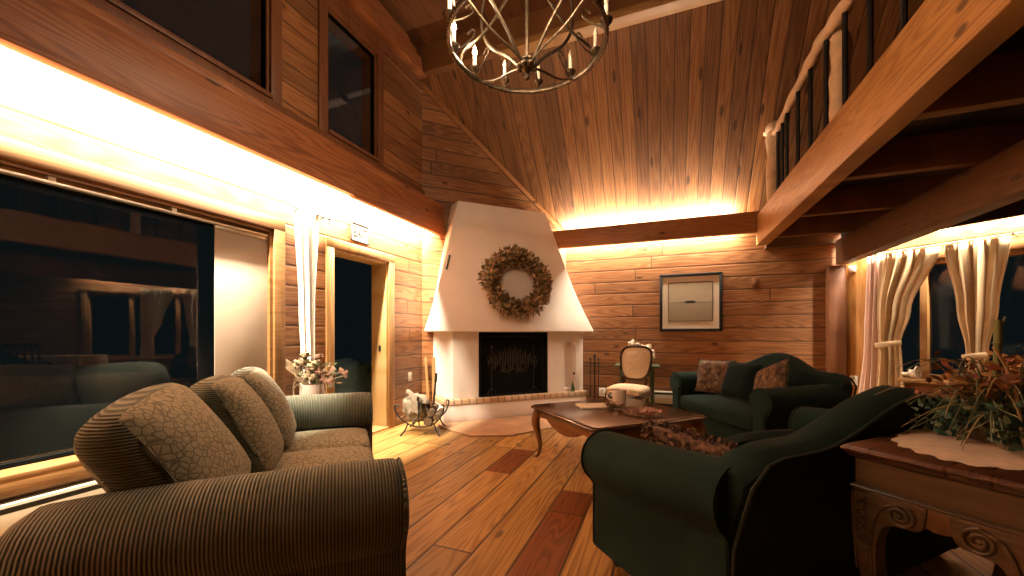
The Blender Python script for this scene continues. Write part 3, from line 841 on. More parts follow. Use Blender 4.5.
def cabriole(b, x, y, dx, dy, top, w=.035, knee=.045, n=10):
    D = Vector((dx, dy, 0)).normalized()
    P = [(x, y, top), Vector((x, y, top * .84)) + D * knee * .5, Vector((x, y, top * .7)) + D * knee * .62, Vector((x, y, top * .45)) + D * knee * .15, Vector((x, y, top * .22)) - D * knee * .15, Vector((x, y, top * .07)) + D * knee * .12, Vector((x, y, .012)) + D * knee * .55, Vector((x, y, .0)) + D * knee * .6]
    p = spline(P, 5); R = [w, w * 1.12, w * 1.05, w * .72, w * .5, w * .45, w * .62, w * .6]
    rs = []
    for i in range(len(p)):
        u = i / 5.; k = min(int(u), len(R) - 2); rs.append(R[k] + (R[k + 1] - R[k]) * (u - k))
    b.tube(p, rs, n)
for sx in (-1, 1):
    for sy in (-1, 1):
        b = MB(); cabriole(b, sx * (hx - .07), sy * (hy - .07), sx, sy, .45, .038, .055); b.build('leg', M['tableg'], ct)

def on_table(x, y, z=.48): return Matrix.Translation((CTX, CTY, z)) @ Matrix.Rotation(PI / 4, 4, 'Z') @ Matrix.Translation((x, y, 0))
# white mug
mg = thing('mug', 'white glazed mug standing on the coffee table', 'mug', (-.40, 3.78, .48), .3)
MB().lathe([(.042, 0), (.05, .003), (.062, .04), (.066, .10), (.064, .14), (.060, .14), (.061, .09), (.054, .03), (.0, .016)], n=24).build('body', M['mug'], mg)
MB().tube(spline([(-.061, 0, .113), (-.1, 0, .113), (-.11, 0, .08), (-.094, 0, .047), (-.058, 0, .04)]), .008, 8).build('handle', M['mug'], mg)
# reading matter, leaf runner, pink flower mat
o = MB()
o.box((-.15, -.11, .0), (.15, .11, .006), .002); o.box((-.148, -.108, .006), (.13, .109, .012), .002)
m = tag(o.build('magazine', M['paper']), 'open cream magazine lying left of the mug on the coffee table', 'magazine'); m.location = (-.60, 3.58, .481); m.rotation_euler = (0, 0, .5)
lc = []
for nm, c in (('dried_pink', (.34, .17, .13)), ('dried_cream', (.36, .25, .15)), ('dried_green', (.10, .12, .05)), ('dried_rust', (.34, .14, .05))): lc.append(plain(nm, c, .85, var=.3, scale=25))
g = thing('leaf_garland', 'small garland of dried leaves and cream blossoms on the coffee table', 'garland', (-.40, 3.53, .481), -.75)
rn = random.Random(11); b = MB()
MB().tube(spline([(-.13, .04, .008), (-.06, -.02, .012), (.04, .03, .01), (.13, -.02, .008)]), .005, 6).build('stem', lc[2], g)
for k in range(90):
    q = rn.uniform(-1, 1); b.mi = rn.choice((1, 1, 2, 3))
    leaf(b, (q * .13, .03 * math.sin(q * 5) + rn.uniform(-.03, .03), .008 + rn.uniform(0, .02)), (rn.uniform(-1, 1), rn.uniform(-1, 1), rn.uniform(0, .5)), (0, 0, 1), rn.uniform(.03, .06), rn.uniform(.015, .03))
b.build('leaves', lc, g, recalc=False)
g = thing('flower_mat', 'round pink ruffled flower mat on the near side of the coffee table', 'table mat', (-.17, 3.42, .481), 0)
MB().lathe([(.0, 0), (.15, .0), (.155, .003), (.15, .006), (0, .007)], n=32).build('backing', lc[1], g)
b = MB()
for k in range(260):
    a = rn.uniform(0, 2 * PI); r_ = .155 * math.sqrt(rn.random()); b.mi = rn.choice((0, 0, 1))
    leaf(b, (r_ * math.cos(a), r_ * math.sin(a), .006), (math.cos(a) + rn.uniform(-.5, .5), math.sin(a) + rn.uniform(-.5, .5), rn.uniform(.1, .8)), (0, 0, 1), rn.uniform(.02, .04), rn.uniform(.015, .03), .3)
b.build('petals', lc[:2], g, recalc=False)

# ------------------------------------------------------------------ console table beside the armchair
# local frame: x along (1,-1) (short visible side), y along (1,1)
CO = Vector((.547, 1.624, 0)); CW, CLn, CZ = .455, 1.12, .78
cn = thing('console_table', 'dark carved console table with scrolled legs behind the near green loveseat', 'table', CO, -PI / 4)
def slab2(b, x0, x1, y0, y1, prof):
    b.loft([[(x0 + i, y0 + i, z), (x1 - i, y0 + i, z), (x1 - i, y1 - i, z), (x0 + i, y1 - i, z)] for i, z in prof]); return b
slab2(MB(), 0, CW, 0, CLn, [(.022, .745), (.012, .748), (.010, .755), (.002, .760), (0, .767), (.003, .774), (.012, .780)]).build('tabletop', M['contop'], cn)
slab2(MB(), .03, CW - .03, .03, CLn - .03, [(.0, .652), (0, .69), (.0, .735), (-.012, .742), (-.014, .746)]).build('frieze', M['conbody'], cn)
slab2(MB(), .02, CW - .02, .02, CLn - .02, [(.008, .636), (0, .640), (-.002, .646), (.004, .652), (.012, .656)]).build('moulding', M['conbody'], cn)
def volute(b, c, r0, turns, a0, sgn, y, rr=.008, tail=()):
    pts = []
    n = int(26 * turns)
    for k in range(n + 1):
        t = k / n; r_ = r0 * (1 - t * .82); a = a0 + sgn * 2 * PI * turns * t
        pts.append((c[0] + r_ * math.cos(a), y, c[1] + r_ * math.sin(a)))
    pts = list(tail) + pts
    b.tube(spline(pts, 2), [rr] * (len(pts) * 2 - 1), 8)
    b.ball((c[0], y, c[1]), rr * 1.5, 8)
def console_leg(mirror, yface, yin):
    """carved leg with outward knee, scroll bracket and paw foot; mirror -> right-hand leg"""
    X = (lambda x: CW - x) if mirror else (lambda x: x)
    out = [(.022, .640), (.026, .56), (.034, .45), (.052, .30), (.058, .20), (.046, .10), (.030, .05), (.026, .0)]
    inn = [(.105, .0), (.100, .05), (.088, .12), (.092, .22), (.094, .32), (.086, .42), (.092, .50), (.112, .545), (.15, .555), (.185, .56), (.20, .585), (.205, .640)]
    poly = [(X(p[0]), p[1]) for p in [tuple(v) for v in [(q.x, q.y) for q in spline([(a, z, 0) for a, z in out], 4)] + [(q.x, q.y) for q in spline([(a, z, 0) for a, z in inn], 4)]]]
    if mirror: poly = poly[::-1]
    lg = MB().prism(poly, yface, yin, 'y', .004).build('leg', M['conbody'], cn)
    b = MB(); y = yface + (-.003 if yin > yface else .003)
    sg = 1 if not mirror else -1
    # outer moulding running down from the volute
    tail = [(X(.086), y, .02), (X(.078), y, .12), (X(.082), y, .30), (X(.074), y, .44), (X(.080), y, .54), (X(.105), y, .605), (X(.145), y, .625)]
    c = (X(.146), .592)
    volute(b, c, .036, 1.9, PI / 2, -sg, y, .0055, tail)
    b.tube(spline([(X(.026), y, .625), (X(.030), y, .50), (X(.040), y, .38)]), .0035, 6)
    for k in range(7):                                                      # acanthus down the knee
        z = .615 - k * .026
        b.ball((X(.048 + .002 * k), y, z), .013 - .0007 * k, 7, (1., .6, 1.1)); b.tube(bez((X(.038), y, z + .01), (X(.03), y, z), (X(.036), y, z - .016), (X(.052), y, z - .014), 6), .0035, 5)
    b.build('carving', M['conbody'], lg)
console_leg(False, .022, .085); console_leg(True, .022, .085)
console_leg(False, CLn - .022, CLn - .085); console_leg(True, CLn - .022, CLn - .085)
for y in (.028, CLn - .05):
    p = [(CW / 2 - .052, .642)] + [(CW / 2 - .052 + .104 * k / 12, .595 - .022 * math.sin(PI * k / 12)) for k in range(13)] + [(CW / 2 + .052, .642)]
    MB().prism(p, y, y + .022, 'y', .004).build('apron', M['tablet'], cn)
for x in (.03, CW - .052):
    p = scallop(CLn / 2 - .09, .645, .04, .085)
    MB().prism(p, x, x + .022, 'y', .003, Matrix.Translation((0, CLn / 2, 0)) @ Matrix(((0, 1, 0, 0), (1, 0, 0, 0), (0, 0, 1, 0), (0, 0, 0, 1)))).build('apron', M['conbody'], cn)
def CN(x, y, z): return CO + Vector(((x + y) * S2, (y - x) * S2, z))
# lace runner
b = MB(); rn = random.Random(21); N = 90; rings = []
for rr, z in ((1., .0012), (1., .003), (.97, .0042), (.84, .0036), (.8, .0044), (.6, .0036), (.3, .004), (.02, .004)):
    ring = []
    for k in range(N):
        a = 2 * PI * k / N; sc_ = 1 + (.075 * abs(math.sin(a * 11)) - .04 + .03 * math.sin(a * 5 + 1)) * (rr > .9)
        ring.append((.212 * rr * sc_ * math.cos(a), .43 * rr * sc_ * math.sin(a), z + .0015 * math.sin(a * 9 + rr * 20) * (rr < .96)))
    rings.append(ring)
b.loft(rings)
o = tag(b.build('lace_runner', M['lace']), 'cream lace oval runner spread on the dark console table', 'table runner'); o.location = CN(.222, .50, .78); o.rotation_euler = (0, 0, -PI / 4)

# dried arrangement on the runner
ar = thing('flower_arrangement', 'tall dried arrangement of ivy, grasses, rust leaves and a cane on the console table', 'flower arrangement', CN(.20, .50, .785))
gm = [plain('ivy_green', (.014, .060, .042), .55, var=.5, scale=30), plain('ivy_light', (.06, .13, .085), .6, var=.4, scale=30), plain('sage_leaf', (.16, .19, .11), .7, var=.3, scale=30)]
dm = [plain('rust_leaf', (.30, .14, .05), .8, var=.4, scale=30), plain('straw_leaf', (.46, .28, .10), .85, var=.35, scale=30), plain('brown_leaf', (.16, .065, .03), .85, var=.4, scale=30), plain('red_berry_leaf', (.20, .07, .04), .7, var=.4, scale=30)]
MB().lathe([(.05, 0), (.075, .004), (.085, .04), (.088, .065), (.08, .07), (.07, .05), (0, .04)], n=24).build('basket', plain('dark_basket', (.07, .04, .02), .9, var=.4, scale=60, bump=.4), ar)
rn = random.Random(31)
RV = Vector((math.cos(yaw), math.sin(yaw), 0))      # long axis of the arrangement lies across the table
FV = Vector((-math.sin(yaw), math.cos(yaw), 0))
def ivy(b, c, d, n, s):
    d = Vector(d).normalized(); n = Vector(n).normalized(); sd = d.cross(n).normalized(); n = sd.cross(d); c = Vector(c)
    P = [(0, 0), (-.35, -.15), (-.55, .25), (-.3, .4), (-.28, .75), (0, 1.1), (.28, .75), (.3, .4), (.55, .25), (.35, -.15)]
    m = b.bm.verts.new(c + d * s * .4 + n * s * .12)
    v = [b.bm.verts.new(c + sd * p[0] * s + d * p[1] * s) for p in P]
    for i in range(len(v)): b._f([v[i], v[(i + 1) % len(v)], m])
b = MB()
for k in range(900):
    side = rn.uniform(-.17, .36); q = Vector(RV * side + FV * rn.uniform(-.16, .12)); z = .025 + .19 * rn.random() * (1 - abs(side) * 1.0)
    if side < -.02: z *= .75
    q.z = z; b.mi = rn.choice((0, 0, 0, 1, 1, 2))
    nn = Vector((q.x * 2, q.y * 2, .35)) - FV * .7 + Vector((rn.uniform(-.5, .5), rn.uniform(-.5, .5), rn.uniform(-.3, .5)))
    ivy(b, q, (rn.uniform(-1, 1), rn.uniform(-1, 1), rn.uniform(-1, .2)), nn, rn.uniform(.014, .030))
b.build('ivy_leaves', gm, ar, recalc=False)
b = MB()
for k in range(24):
    a = Vector(RV * rn.uniform(-.1, .22) + FV * rn.uniform(-.1, .05)); e = a * 1.6 + Vector((rn.uniform(-.1, .1), rn.uniform(-.1, .1), rn.uniform(-.02, .08)))
    b.tube(bez(a * .5 + Vector((0, 0, .06)), a + Vector((0, 0, .16)), a * 1.3 + Vector((0, 0, .14)), e + Vector((0, 0, .05)), 8), .0022, 5)
b.build('vine_stems', gm[2], ar)
b = MB()
for k in range(360):
    cl = rn.choice((0, 0, 1, 1, 2)); cx, cz_, sp, zz = ((-.075, .205, .06, .035), (.15, .235, .07, .035), (.02, .20, .07, .03))[cl]
    q = RV * (cx + rn.gauss(0, sp)) + FV * rn.uniform(-.10, .06); q.z = cz_ + rn.gauss(0, zz)
    if q.z < .12: continue
    b.mi = {0: rn.choice((0, 0, 2, 3, 1)), 1: rn.choice((1, 1, 0)), 2: rn.choice((2, 0, 3))}[cl]
    leaf(b, q, (rn.uniform(-1, 1), rn.uniform(-1, 1), rn.uniform(-.2, 1.)), (rn.uniform(-1, 1), rn.uniform(-1, 1), rn.uniform(0, 1)), rn.uniform(.02, .045), rn.uniform(.010, .024), rn.uniform(-.4, .5))
b.build('dried_leaves', dm, ar, recalc=False)
b = MB()
for k in range(46):
    sd = -1 if rn.random() < .75 else 1; L = rn.uniform(.14, .34); base = RV * rn.uniform(-.06, .04) + FV * rn.uniform(-.06, .04) + Vector((0, 0, .07))
    up = rn.uniform(-.03, .22); fw = FV * rn.uniform(-.2, .1)
    e = base + RV * sd * L + fw + Vector((0, 0, up - .04)); mid = base + RV * sd * L * .5 + fw * .4 + Vector((0, 0, up + .06))
    p = bez(base, base.lerp(mid, .6) + Vector((0, 0, .03)), mid, e, 10); b.mi = rn.choice((0, 0, 1))
    b.tube(p, [.0030 * (1 - .8 * i / 10) + .0005 for i in range(11)], 4)
for hgt, x0, x1 in ((.28, -.10, -.27), (.17, -.12, -.22)):
    b.tube(bez(RV * x0 * .2 + Vector((0, 0, .1)), RV * -.02 + Vector((0, 0, hgt)), RV * x0 * 1.6 + Vector((0, 0, hgt + .03)), RV * x1 + Vector((0, 0, hgt - .04)), 14), [.002] * 14 + [.0006], 4)
b.build('grass_blades', [gm[2], plain('straw_blade', (.36, .27, .12), .8, var=.2)], ar)
b = MB(); b.tube([(0, 0, .05), RV * .012 + Vector((0, 0, .25)), RV * .016 + Vector((0, 0, .41))], [.009, .0095, .010], 10)
for z in (.2, .33): b.ball(RV * (.010 + .01 * (z - .2)) + Vector((0, 0, z)), .0125, 8, (1, 1, .35))
b.tube([RV * .014 + Vector((0, 0, .36)), RV * .04 + Vector((0, 0, .42))], [.005, .003], 6)
b.build('cane_stalk', plain('green_cane', (.15, .18, .06), .5, var=.2), ar)
MB().tube(spline([RV * -.05 - FV * .12 + Vector((0, 0, .005)), RV * -.045 - FV * .1 + Vector((0, 0, .12)), RV * -.04 - FV * .08 + Vector((0, 0, .22)), RV * -.075 - FV * .06 + Vector((0, 0, .32))], 6), [.005] * 10 + [.004] * 9, 6).build('twig', plain('pale_twig', (.42, .28, .15), .8, var=.2), ar)

# ------------------------------------------------------------------ upholstered side chair and plant table by the back wall
ch = thing('side_chair', 'carved oval back side chair with tufted cream upholstery against the board wall', 'chair', (-.435, 5.13, 0), math.radians(-15))
b = MB(); pts = []
def rrect(w, h, e, k, n): 
    a = 2 * PI * k / n; ca, sa = math.cos(a), math.sin(a); q = (abs(ca) ** e + abs(sa) ** e) ** (-1 / e); return w * q * ca, h * q * sa
b.cushion((0, 0, .425), (.225, .215, .05), .045, (0, 0, .03), 8)
b.build('seat', M['tuft'], ch)
b = MB(); r_ = [(rrect(.235, .225, 5, k, 40)) for k in range(41)]
b.tube([(x, y, .375) for x, y in r_], .022, 8); b.box((-.2, -.19, .36), (.2, .19, .385)); b.build('seat_frame', M['dkwood'], ch)
for sx in (-1, 1):
    b = MB(); cabriole(b, sx * .195, -.19, sx * .5, -1, .375, .024, .035); b.build('leg', M['dkwood'], ch)
    b = MB(); b.tube(spline([(sx * .18, .20, .38), (sx * .18, .22, .2), (sx * .18, .28, .0)]), [.02] * 7 + [.018] * 5 + [.016], 8); b.build('leg', M['dkwood'], ch)
def bp(x, z): return (x, .215 + (z - .46) * .22, z)
b = MB(); P = []
for k in range(49):
    x, z = rrect(.198, .215, 3.2, k, 48); x *= 1 + .12 * z / .215; P.append(bp(x, .755 + z))
b.tube(P, .017, 8, up=(0, 1, 0)); 
for sx in (-1, 1): b.tube([bp(sx * .15, .39), bp(sx * .155, .56)], .018, 8)
b.ball(bp(0, .985), .022, 8, (2., .7, .8)); b.build('back_frame', M['dkwood'], ch)
b = MB(); 
for sg in (-1, 1):
    rings = []
    for j in range(7):
        t = j / 6; ring = []
        for k in range(32):
            x, z = rrect(.19 * (1 - t) + .001, .207 * (1 - t) + .001, 3.2, k, 32); x *= 1 + .12 * z / .215
            y = sg * .035 * (1 - (1 - t) ** 3)
            q = bp(x, .755 + z); ring.append((q[0], q[1] + y, q[2]))
        rings.append(ring)
    b.loft(rings, cap=True)
bk = b.build('back_pad', M['tuft'], ch)
for i, z in enumerate((.67, .76, .85)):
    for k in range(3 if i % 2 == 0 else 2):
        x = (-.09 + .09 * k) if i % 2 == 0 else (-.045 + .09 * k); q = bp(x, z); MB().ball((q[0], q[1] - .036, q[2]), .009, 8, (1, .5, 1)).build('button', M['tuft'], bk)

pt = thing('plant_table', 'small dark green painted side table behind the cream side chair', 'side table', (-.37, 5.80, 0))
slab2(MB(), -.30, .30, -.2, .2, [(.012, .675), (0, .68), (0, .69), (.006, .70)]).build('tabletop', M['greenpaint'], pt)
slab2(MB(), -.23, .23, -.15, .15, [(0, .56), (0, .675)]).build('frieze', M['greenpaint'], pt)
for sx in (-1, 1):
    for sy in (-1, 1):
        MB().tube([(sx * .2, sy * .125, .57), (sx * .2, sy * .125, .5), (sx * .21, sy * .13, .0)], [.028, .03, .02], 8).build('leg', M['greenpaint'], pt)
slab2(MB(), -.2, .2, -.13, .13, [(0, .16), (0, .18)]).build('shelf', M['greenpaint'], pt)
# white ruffled bunch standing on it
wb = thing('white_flower_bunch', 'bunch of white ruffled blossoms in a low bowl on the green side table', 'flowers', (-.34, 5.74, .70))
MB().lathe([(.04, 0), (.07, .02), (.085, .07), (.08, .075), (.0, .05)], n=20).build('bowl', M['greenpaint'], wb)
rn = random.Random(8); b = MB(); wm = plain('white_petal', (.82, .74, .62), .8, var=.06)
for cx, cy, cz_ in ((-.10, 0, .30), (-.03, .02, .26), (.05, -.01, .25), (.12, 0, .25), (.15, .03, .17), (-.05, -.03, .20), (.06, .03, .18), (.16, -.02, .12)):
    for k in range(46):
        d = Vector((rn.gauss(0, 1), rn.gauss(0, 1), rn.gauss(0, 1))).normalized()
        leaf(b, Vector((cx, cy, cz_)) + d * .012, d, d.orthogonal(), rn.uniform(.03, .055), rn.uniform(.03, .045), .5)
b.build('blossoms', wm, wb, recalc=False)
b = MB()
for cx, cy, cz_ in ((-.10, 0, .30), (.05, -.01, .25), (.12, 0, .25), (.15, .03, .17), (-.05, -.03, .20)): b.tube(bez((0, 0, .05), (0, 0, .15), (cx, cy, cz_ - .1), (cx, cy, cz_), 6), .004, 5)
b.build('stem', gm[2], wb)
# baseboard heater and outlets on the back wall
def heater(name, label, a, b_, axis):
    t = thing(name, label, 'heater')
    x0, y0 = a; x1, y1 = b_
    m = MB().box((x0, y0, .06), (x1, y1, .30), .006); m.build('casing', M['cream'], t)
    for z, zh in ((.075, .05), (.255, .028)):
        if axis == 'x': pbox('grille', M['iron'], (x0 + .03, y0 - .003, z), (x1 - .03, y0 + .004, z + zh), t)
        else: pbox('grille', M['iron'], (x1 - .004, y0 + .03, z), (x1 + .003, y1 - .03, z + zh), t)
    return t
heater('baseboard_heater', 'cream baseboard heater on the back wall between side table and loveseat', (-.42, 6.07), (.75, 6.128), 'x')
h = heater('baseboard_heater', 'long cream baseboard heater under the big left window', (-3.098, -1.2), (-3.03, 1.78), 'y')
def plate(name, label, cat, M4, w=.075, hgt=.115, mat=None, insert=True):
    t = thing(name, label, cat); t.matrix_world = M4
    MB().box((-w / 2, -.007, -hgt / 2), (w / 2, 0, hgt / 2), .002).build('plate', mat or M['white'], t)
    if insert:
        for z in (-.024, .024): MB().box((-.014, -.010, z - .014), (.014, -.006, z + .014), .002).build('socket', mat or M['cream'], t)
    return t
plate('wall_outlet', 'white outlet low on the back wall left of the cream side chair', 'outlet', Matrix.Translation((-.91, 6.149, .235)), .11, .13)
plate('wall_outlet', 'cream outlet on the left wall above the firewood', 'outlet', Matrix.Translation((XL + .001, 4.25, .58)) @ Matrix.Rotation(PI / 2, 4, 'Z'), mat=M['cream'])
RM = Matrix.Translation(E1) @ Matrix.Rotation(-PI / 4, 4, 'Z')
plate('wall_outlet', 'white outlet low on the orange board beside the pink sheer curtain', 'outlet', RM @ Matrix.Translation((.135, -.021, .565)))
t = plate('motion_sensor', 'small white sensor box high on the orange board under the dark beam end', 'sensor', RM @ Matrix.Translation((.12, -.021, 1.945)), .07, .085, insert=False)
MB().box((-.028, -.04, -.035), (.028, -.006, .035), .006).build('lens', M['white'], t)
t = plate('thermostat_plate', 'small brown switch plate on the back wall right of the picture', 'thermostat', Matrix.Translation((1.14, 6.149, 1.83)), .075, .12, mat=M['joist'], insert=False)  # small dark wall box, taken for a thermostat
MB().box((-.008, -.014, -.016), (.008, -.006, .016), .002).build('insert', M['joist'], t)

# picture on the back wall
pc = thing('framed_picture', 'square sepia lake photograph in a dark frame with cream mat on the back wall', 'picture', (.335, 6.149, 1.59))
w, hh = .41, .415
b = MB()
for a, c in (((-w, -.03, -hh), (-w + .04, 0, hh)), ((w - .04, -.03, -hh), (w, 0, hh)), ((-w, -.03, hh - .04), (w, 0, hh)), ((-w, -.03, -hh), (w, 0, -hh + .04))): b.box(a, c, .006)
b.build('frame', M['iron'], pc)
pbox('mat', M['mat'], (-w + .03, -.014, -hh + .03), (w - .03, -.004, hh - .03), pc)
pbox('print', M['photo'], (-.285, -.0165, -.265), (.285, -.013, .285), pc)
b = MB()
for a, c in (((-.292, -.018, -.272), (-.285, -.013, .292)), ((.285, -.018, -.272), (.292, -.013, .292)), ((-.292, -.018, .285), (.292, -.013, .292)), ((-.292, -.018, -.272), (.292, -.013, -.265))): b.box(a, c)
b.build('fillet', M['iron'], pc)
# ------------------------------------------------------------------ chandelier
CX, CY, CZR = -.857, 2.457, 3.08; CR = .515
cd = thing('chandelier', 'round bronze ring chandelier with scrolled straps and candle lamps under the high ceiling', 'chandelier', (CX, CY, CZR))
b = MB()
prof = []
for k in range(97):
    a = 2 * PI * k / 96; prof.append((CR * math.cos(a), CR * math.sin(a), 0))
b.tube(prof, .021, 8, flat=.7)
for k in range(120):
    a = 2 * PI * k / 120; b.ball((CR * 1.02 * math.cos(a), CR * 1.02 * math.sin(a), -.012), .0085, 6)
b.build('ring', M['bronze'], cd)
b = MB(); b.tube([(0, 0, -.17), (0, 0, 1.80)], .012, 8); b.lathe([(.02, 1.78), (.07, 1.80), (.08, 1.86), (.0, 1.868)], n=16); b.build('rod', M['bronze'], cd)
b = MB(); b.lathe([(.0, -.25), (.016, -.24), (.02, -.22), (.012, -.205), (.03, -.19), (.045, -.16), (.03, -.12), (.015, -.10), (.0, -.10)], n=16)
for k in range(8):
    a = 2 * PI * k / 8; c, s_ = math.cos(a), math.sin(a)
    b.ball((.05 * c, .05 * s_, -.16), .024, 8, (1, 1, .9)); b.ball((.035 * c, .035 * s_, -.115), .016, 6)
b.build('hub', M['bronze'], cd)
VA = math.atan2(2.457, -.857)
for k in range(4):
    a = VA + PI / 4 + PI / 2 * k; c, s_ = math.cos(a), math.sin(a)
    R = lambda r_, z: (r_ * c, r_ * s_, z)
    b = MB()
    b.tube(spline([R(.03, -.17), R(.18, -.0), R(.36, .16), R(.47, .34), R(.47, .55), R(.30, .82), R(.03, 1.02)], 6), .0125, 8, flat=.7)
    b.build('strap', M['bronze'], cd)
for k, da in enumerate((-2.15, -1.15, 1.15, 2.15)):
    a = VA + da; c, s_ = math.cos(a), math.sin(a)
    R = lambda r_, z: (r_ * c, r_ * s_, z)
    b = MB()
    b.tube(spline([R(CR - .01, .0), R(CR + .01, .05), R(CR - .02, .11), R(CR - .14, .16), R(.26, .24), R(.12, .40), R(.05, .58), R(.01, .74)], 6), .0115, 8, flat=.7)
    b.build('strap', M['bronze'], cd)
    a = VA + (-.75, .75, 2.4, -2.4)[k]; c, s_ = math.cos(a), math.sin(a)
    R = lambda r_, z: (r_ * c, r_ * s_, z)
    b = MB(); b.tube(spline([R(.03, -.14), R(.16, -.11), R(.34, -.08), R(CR - .01, -.01)], 6), .009, 8, flat=.8); b.build('strap', M['bronze'], cd)
NL = 12
LIT = []
for k in range(NL):
    a = 2 * PI * k / NL + .42 + PI / NL; c, s_ = math.cos(a), math.sin(a); R = lambda r_, z: (r_ * c, r_ * s_, z)
    b = MB(); q = CR - .0
    b.tube(spline([R(q - .10, .13), R(q - .135, .16), R(q - .15, .12), R(q - .10, .07), R(q - .03, .03), R(q, .0)], 4), .0065, 6)
    b.tube(spline([R(q, .0), R(q + .0, .03), R(q - .03, .05)], 4), .008, 6)
    b.lathe([(.012, .03), (.038, .055), (.042, .068), (.02, .07), (.014, .085), (.0, .085)], (q * c, q * s_, 0), 14)
    arm = b.build('candle_arm', M['bronze'], cd)
    cdl = MB().lathe([(.013, .075), (.0135, .165), (.0, .167)], (q * c, q * s_, 0), 12).build('candle', M['candle'], arm)
    lit = k in (4, 5, 7, 8, 9)
    LIT.append((k, Vector((CX + q * c, CY + q * s_, CZR + .2)), lit))
    MB().lathe([(.0, .165), (.010, .17), (.0165, .188), (.013, .21), (.005, .232), (.0, .24)], (q * c, q * s_, 0), 12).build('bulb', M['lit'] if lit else M['bulb'], arm)

# ------------------------------------------------------------------ loft railing
rl = thing('loft_railing', 'peeled log railing with black iron balusters along the loft edge', 'railing', (1.18, 5.3, 2.69))
def rpt(x, y, z): return Vector((x, y - 5.3, z - 2.69))
rn = random.Random(2)
def post(y, top, r):
    p = [rpt(rn.uniform(-.008, .008), y, 2.69 + (top - 2.69) * k / 8) for k in range(9)]
    b = MB(); b.tube(p, [r * (1 + .12 * math.sin(k * 2.1)) for k in range(9)], 12); b.ball(p[-1], r, 10, (1, 1, .5)); return b.build('post', M['log'], rl)
p = post(5.33, 3.50, .078)
b = MB(); b.ball(rpt(-.0, 5.33, 3.53), .085, 12, (1.05, 1.1, .9)); b.tube([rpt(-.02, 5.42, 3.53), rpt(-.07, 5.50, 3.56)], [.045, .03], 8); b.build('knob', M['log'], p)
post(3.50, 3.30, .06); post(1.6, 3.40, .06); post(-.4, 3.40, .06)
pts = spline([rpt(0, 5.30, 3.44), rpt(0, 5.1, 3.44), rpt(.0, 4.68, 3.475), rpt(0, 4.15, 3.50), rpt(.0, 3.85, 3.51), rpt(0, 3.5, 3.46), rpt(0, 3.1, 3.43), rpt(0, 2.4, 3.45), rpt(0, 1.2, 3.42), rpt(0, 0, 3.45), rpt(0, -1.5, 3.44)], 6)
MB().tube(pts, [.038 + .006 * math.sin(i * 1.1) + .012 * min(1, i / 30) for i in range(len(pts))], 10).build('handrail', M['log'], rl)
for y in (5.162, 4.98, 4.816, 4.456, 4.113, 3.761, 3.413, 3.047, 2.685, 2.33, 1.97, 1.25, .9, .55, .2, -.8, -1.2):
    MB().tube([rpt(.0, y, 2.69), rpt(0, y, 3.45)], .017, 8).build('baluster', M['iron'], rl)

# ------------------------------------------------------------------ curtains
def drape(top, bot, folds, amp, z1, z0, prof=None, n=84, m=22):
    """pleated cloth between z1 and z0; prof(t) -> (centre, half width) at t from top 0 to bottom 1"""
    b = MB(); V = []
    for j in range(m + 1):
        t = j / m; c, hw = prof(t); row = []
        for i in range(n + 1):
            u = -1 + 2 * i / n; ph = folds * PI * u
            a = amp * (.55 + .45 * math.sin(3.1 * u + 2)) * min(1.4, .35 / max(hw, .12) * .8)
            row.append(b.bm.verts.new((c + hw * (u + .12 / folds * math.sin(2 * ph)), -a * (1 + math.sin(ph + .25 * t)) - .01, z1 + (z0 - z1) * t)))
        V.append(row)
    for j in range(m):
        for i in range(n): b._f([V[j][i], V[j][i + 1], V[j + 1][i + 1], V[j + 1][i]])
    return b
def cloth(b, name, mat, parent=None):
    o = b.build(name, mat, parent)
    md = o.modifiers.new('cloth', 'SOLIDIFY'); md.thickness = .003
    return o
def lerp_prof(keys):
    def f(t):
        for (t0, c0, h0), (t1, c1, h1) in zip(keys, keys[1:]):
            if t <= t1:
                q = (t - t0) / (t1 - t0); q = q * q * (3 - 2 * q) if True else q
                return c0 + (c1 - c0) * q, h0 + (h1 - h0) * q
        return keys[-1][1:]
    return f
def curtain(name, label, mat, keys, z1, z0, folds, amp, off=-.05, tie=None):
    t = thing(name, label, 'curtain', E1, -PI / 4)
    o = cloth(drape(0, 0, folds, amp, z1, z0, lerp_prof(keys)), 'cloth', mat, t); o.location = (0, off, 0)
    if tie:
        zt, c, hw = tie; b = MB()
        ring = [(c + (hw + .012) * math.cos(a), off - .045 + .055 * math.sin(a), zt + .018 * math.cos(a)) for a in [2 * PI * k / 28 for k in range(29)]]
        b.tube(ring, .03, 6, flat=.25, up=(0, 0, 1)); b.build('tieback', M['curtain'], t)
    return t
curtain('sheer_curtain', 'pale pink sheer curtain hanging beside the orange board and tan curtain', M['pinksheer'], [(0, .36, .085), (.5, .335, .09), (1, .30, .14)], 2.06, .02, 4, .022, -.03)
curtain('tied_curtain', 'tan curtain tied back at the left end of the bay window', M['curtain'], [(0, .66, .25), (.40, .53, .15), (.62, .495, .10), (.70, .50, .105), (1, .50, .13)], 2.06, .40, 5, .024, -.06, tie=(1.02, .494, .10))
curtain('tied_curtain', 'tan curtain gathered to a point behind the tall cane stalk', M['curtain'], [(0, 1.16, .22), (.4, 1.17, .14), (.66, 1.17, .075), (.75, 1.17, .08), (1, 1.17, .11)], 2.06, .40, 4, .026, -.06, tie=(.92, 1.17, .075))
curtain('tied_curtain', 'tan curtain at the right edge of the photo beyond the dried arrangement', M['curtain'], [(0, 1.78, .28), (.4, 1.88, .18), (.62, 1.95, .10), (1, 1.95, .13)], 2.06, .40, 7, .022, -.06)
t = thing('curtain_rod', 'thin pale curtain rod across the bay window', 'curtain rod', E1, -PI / 4)
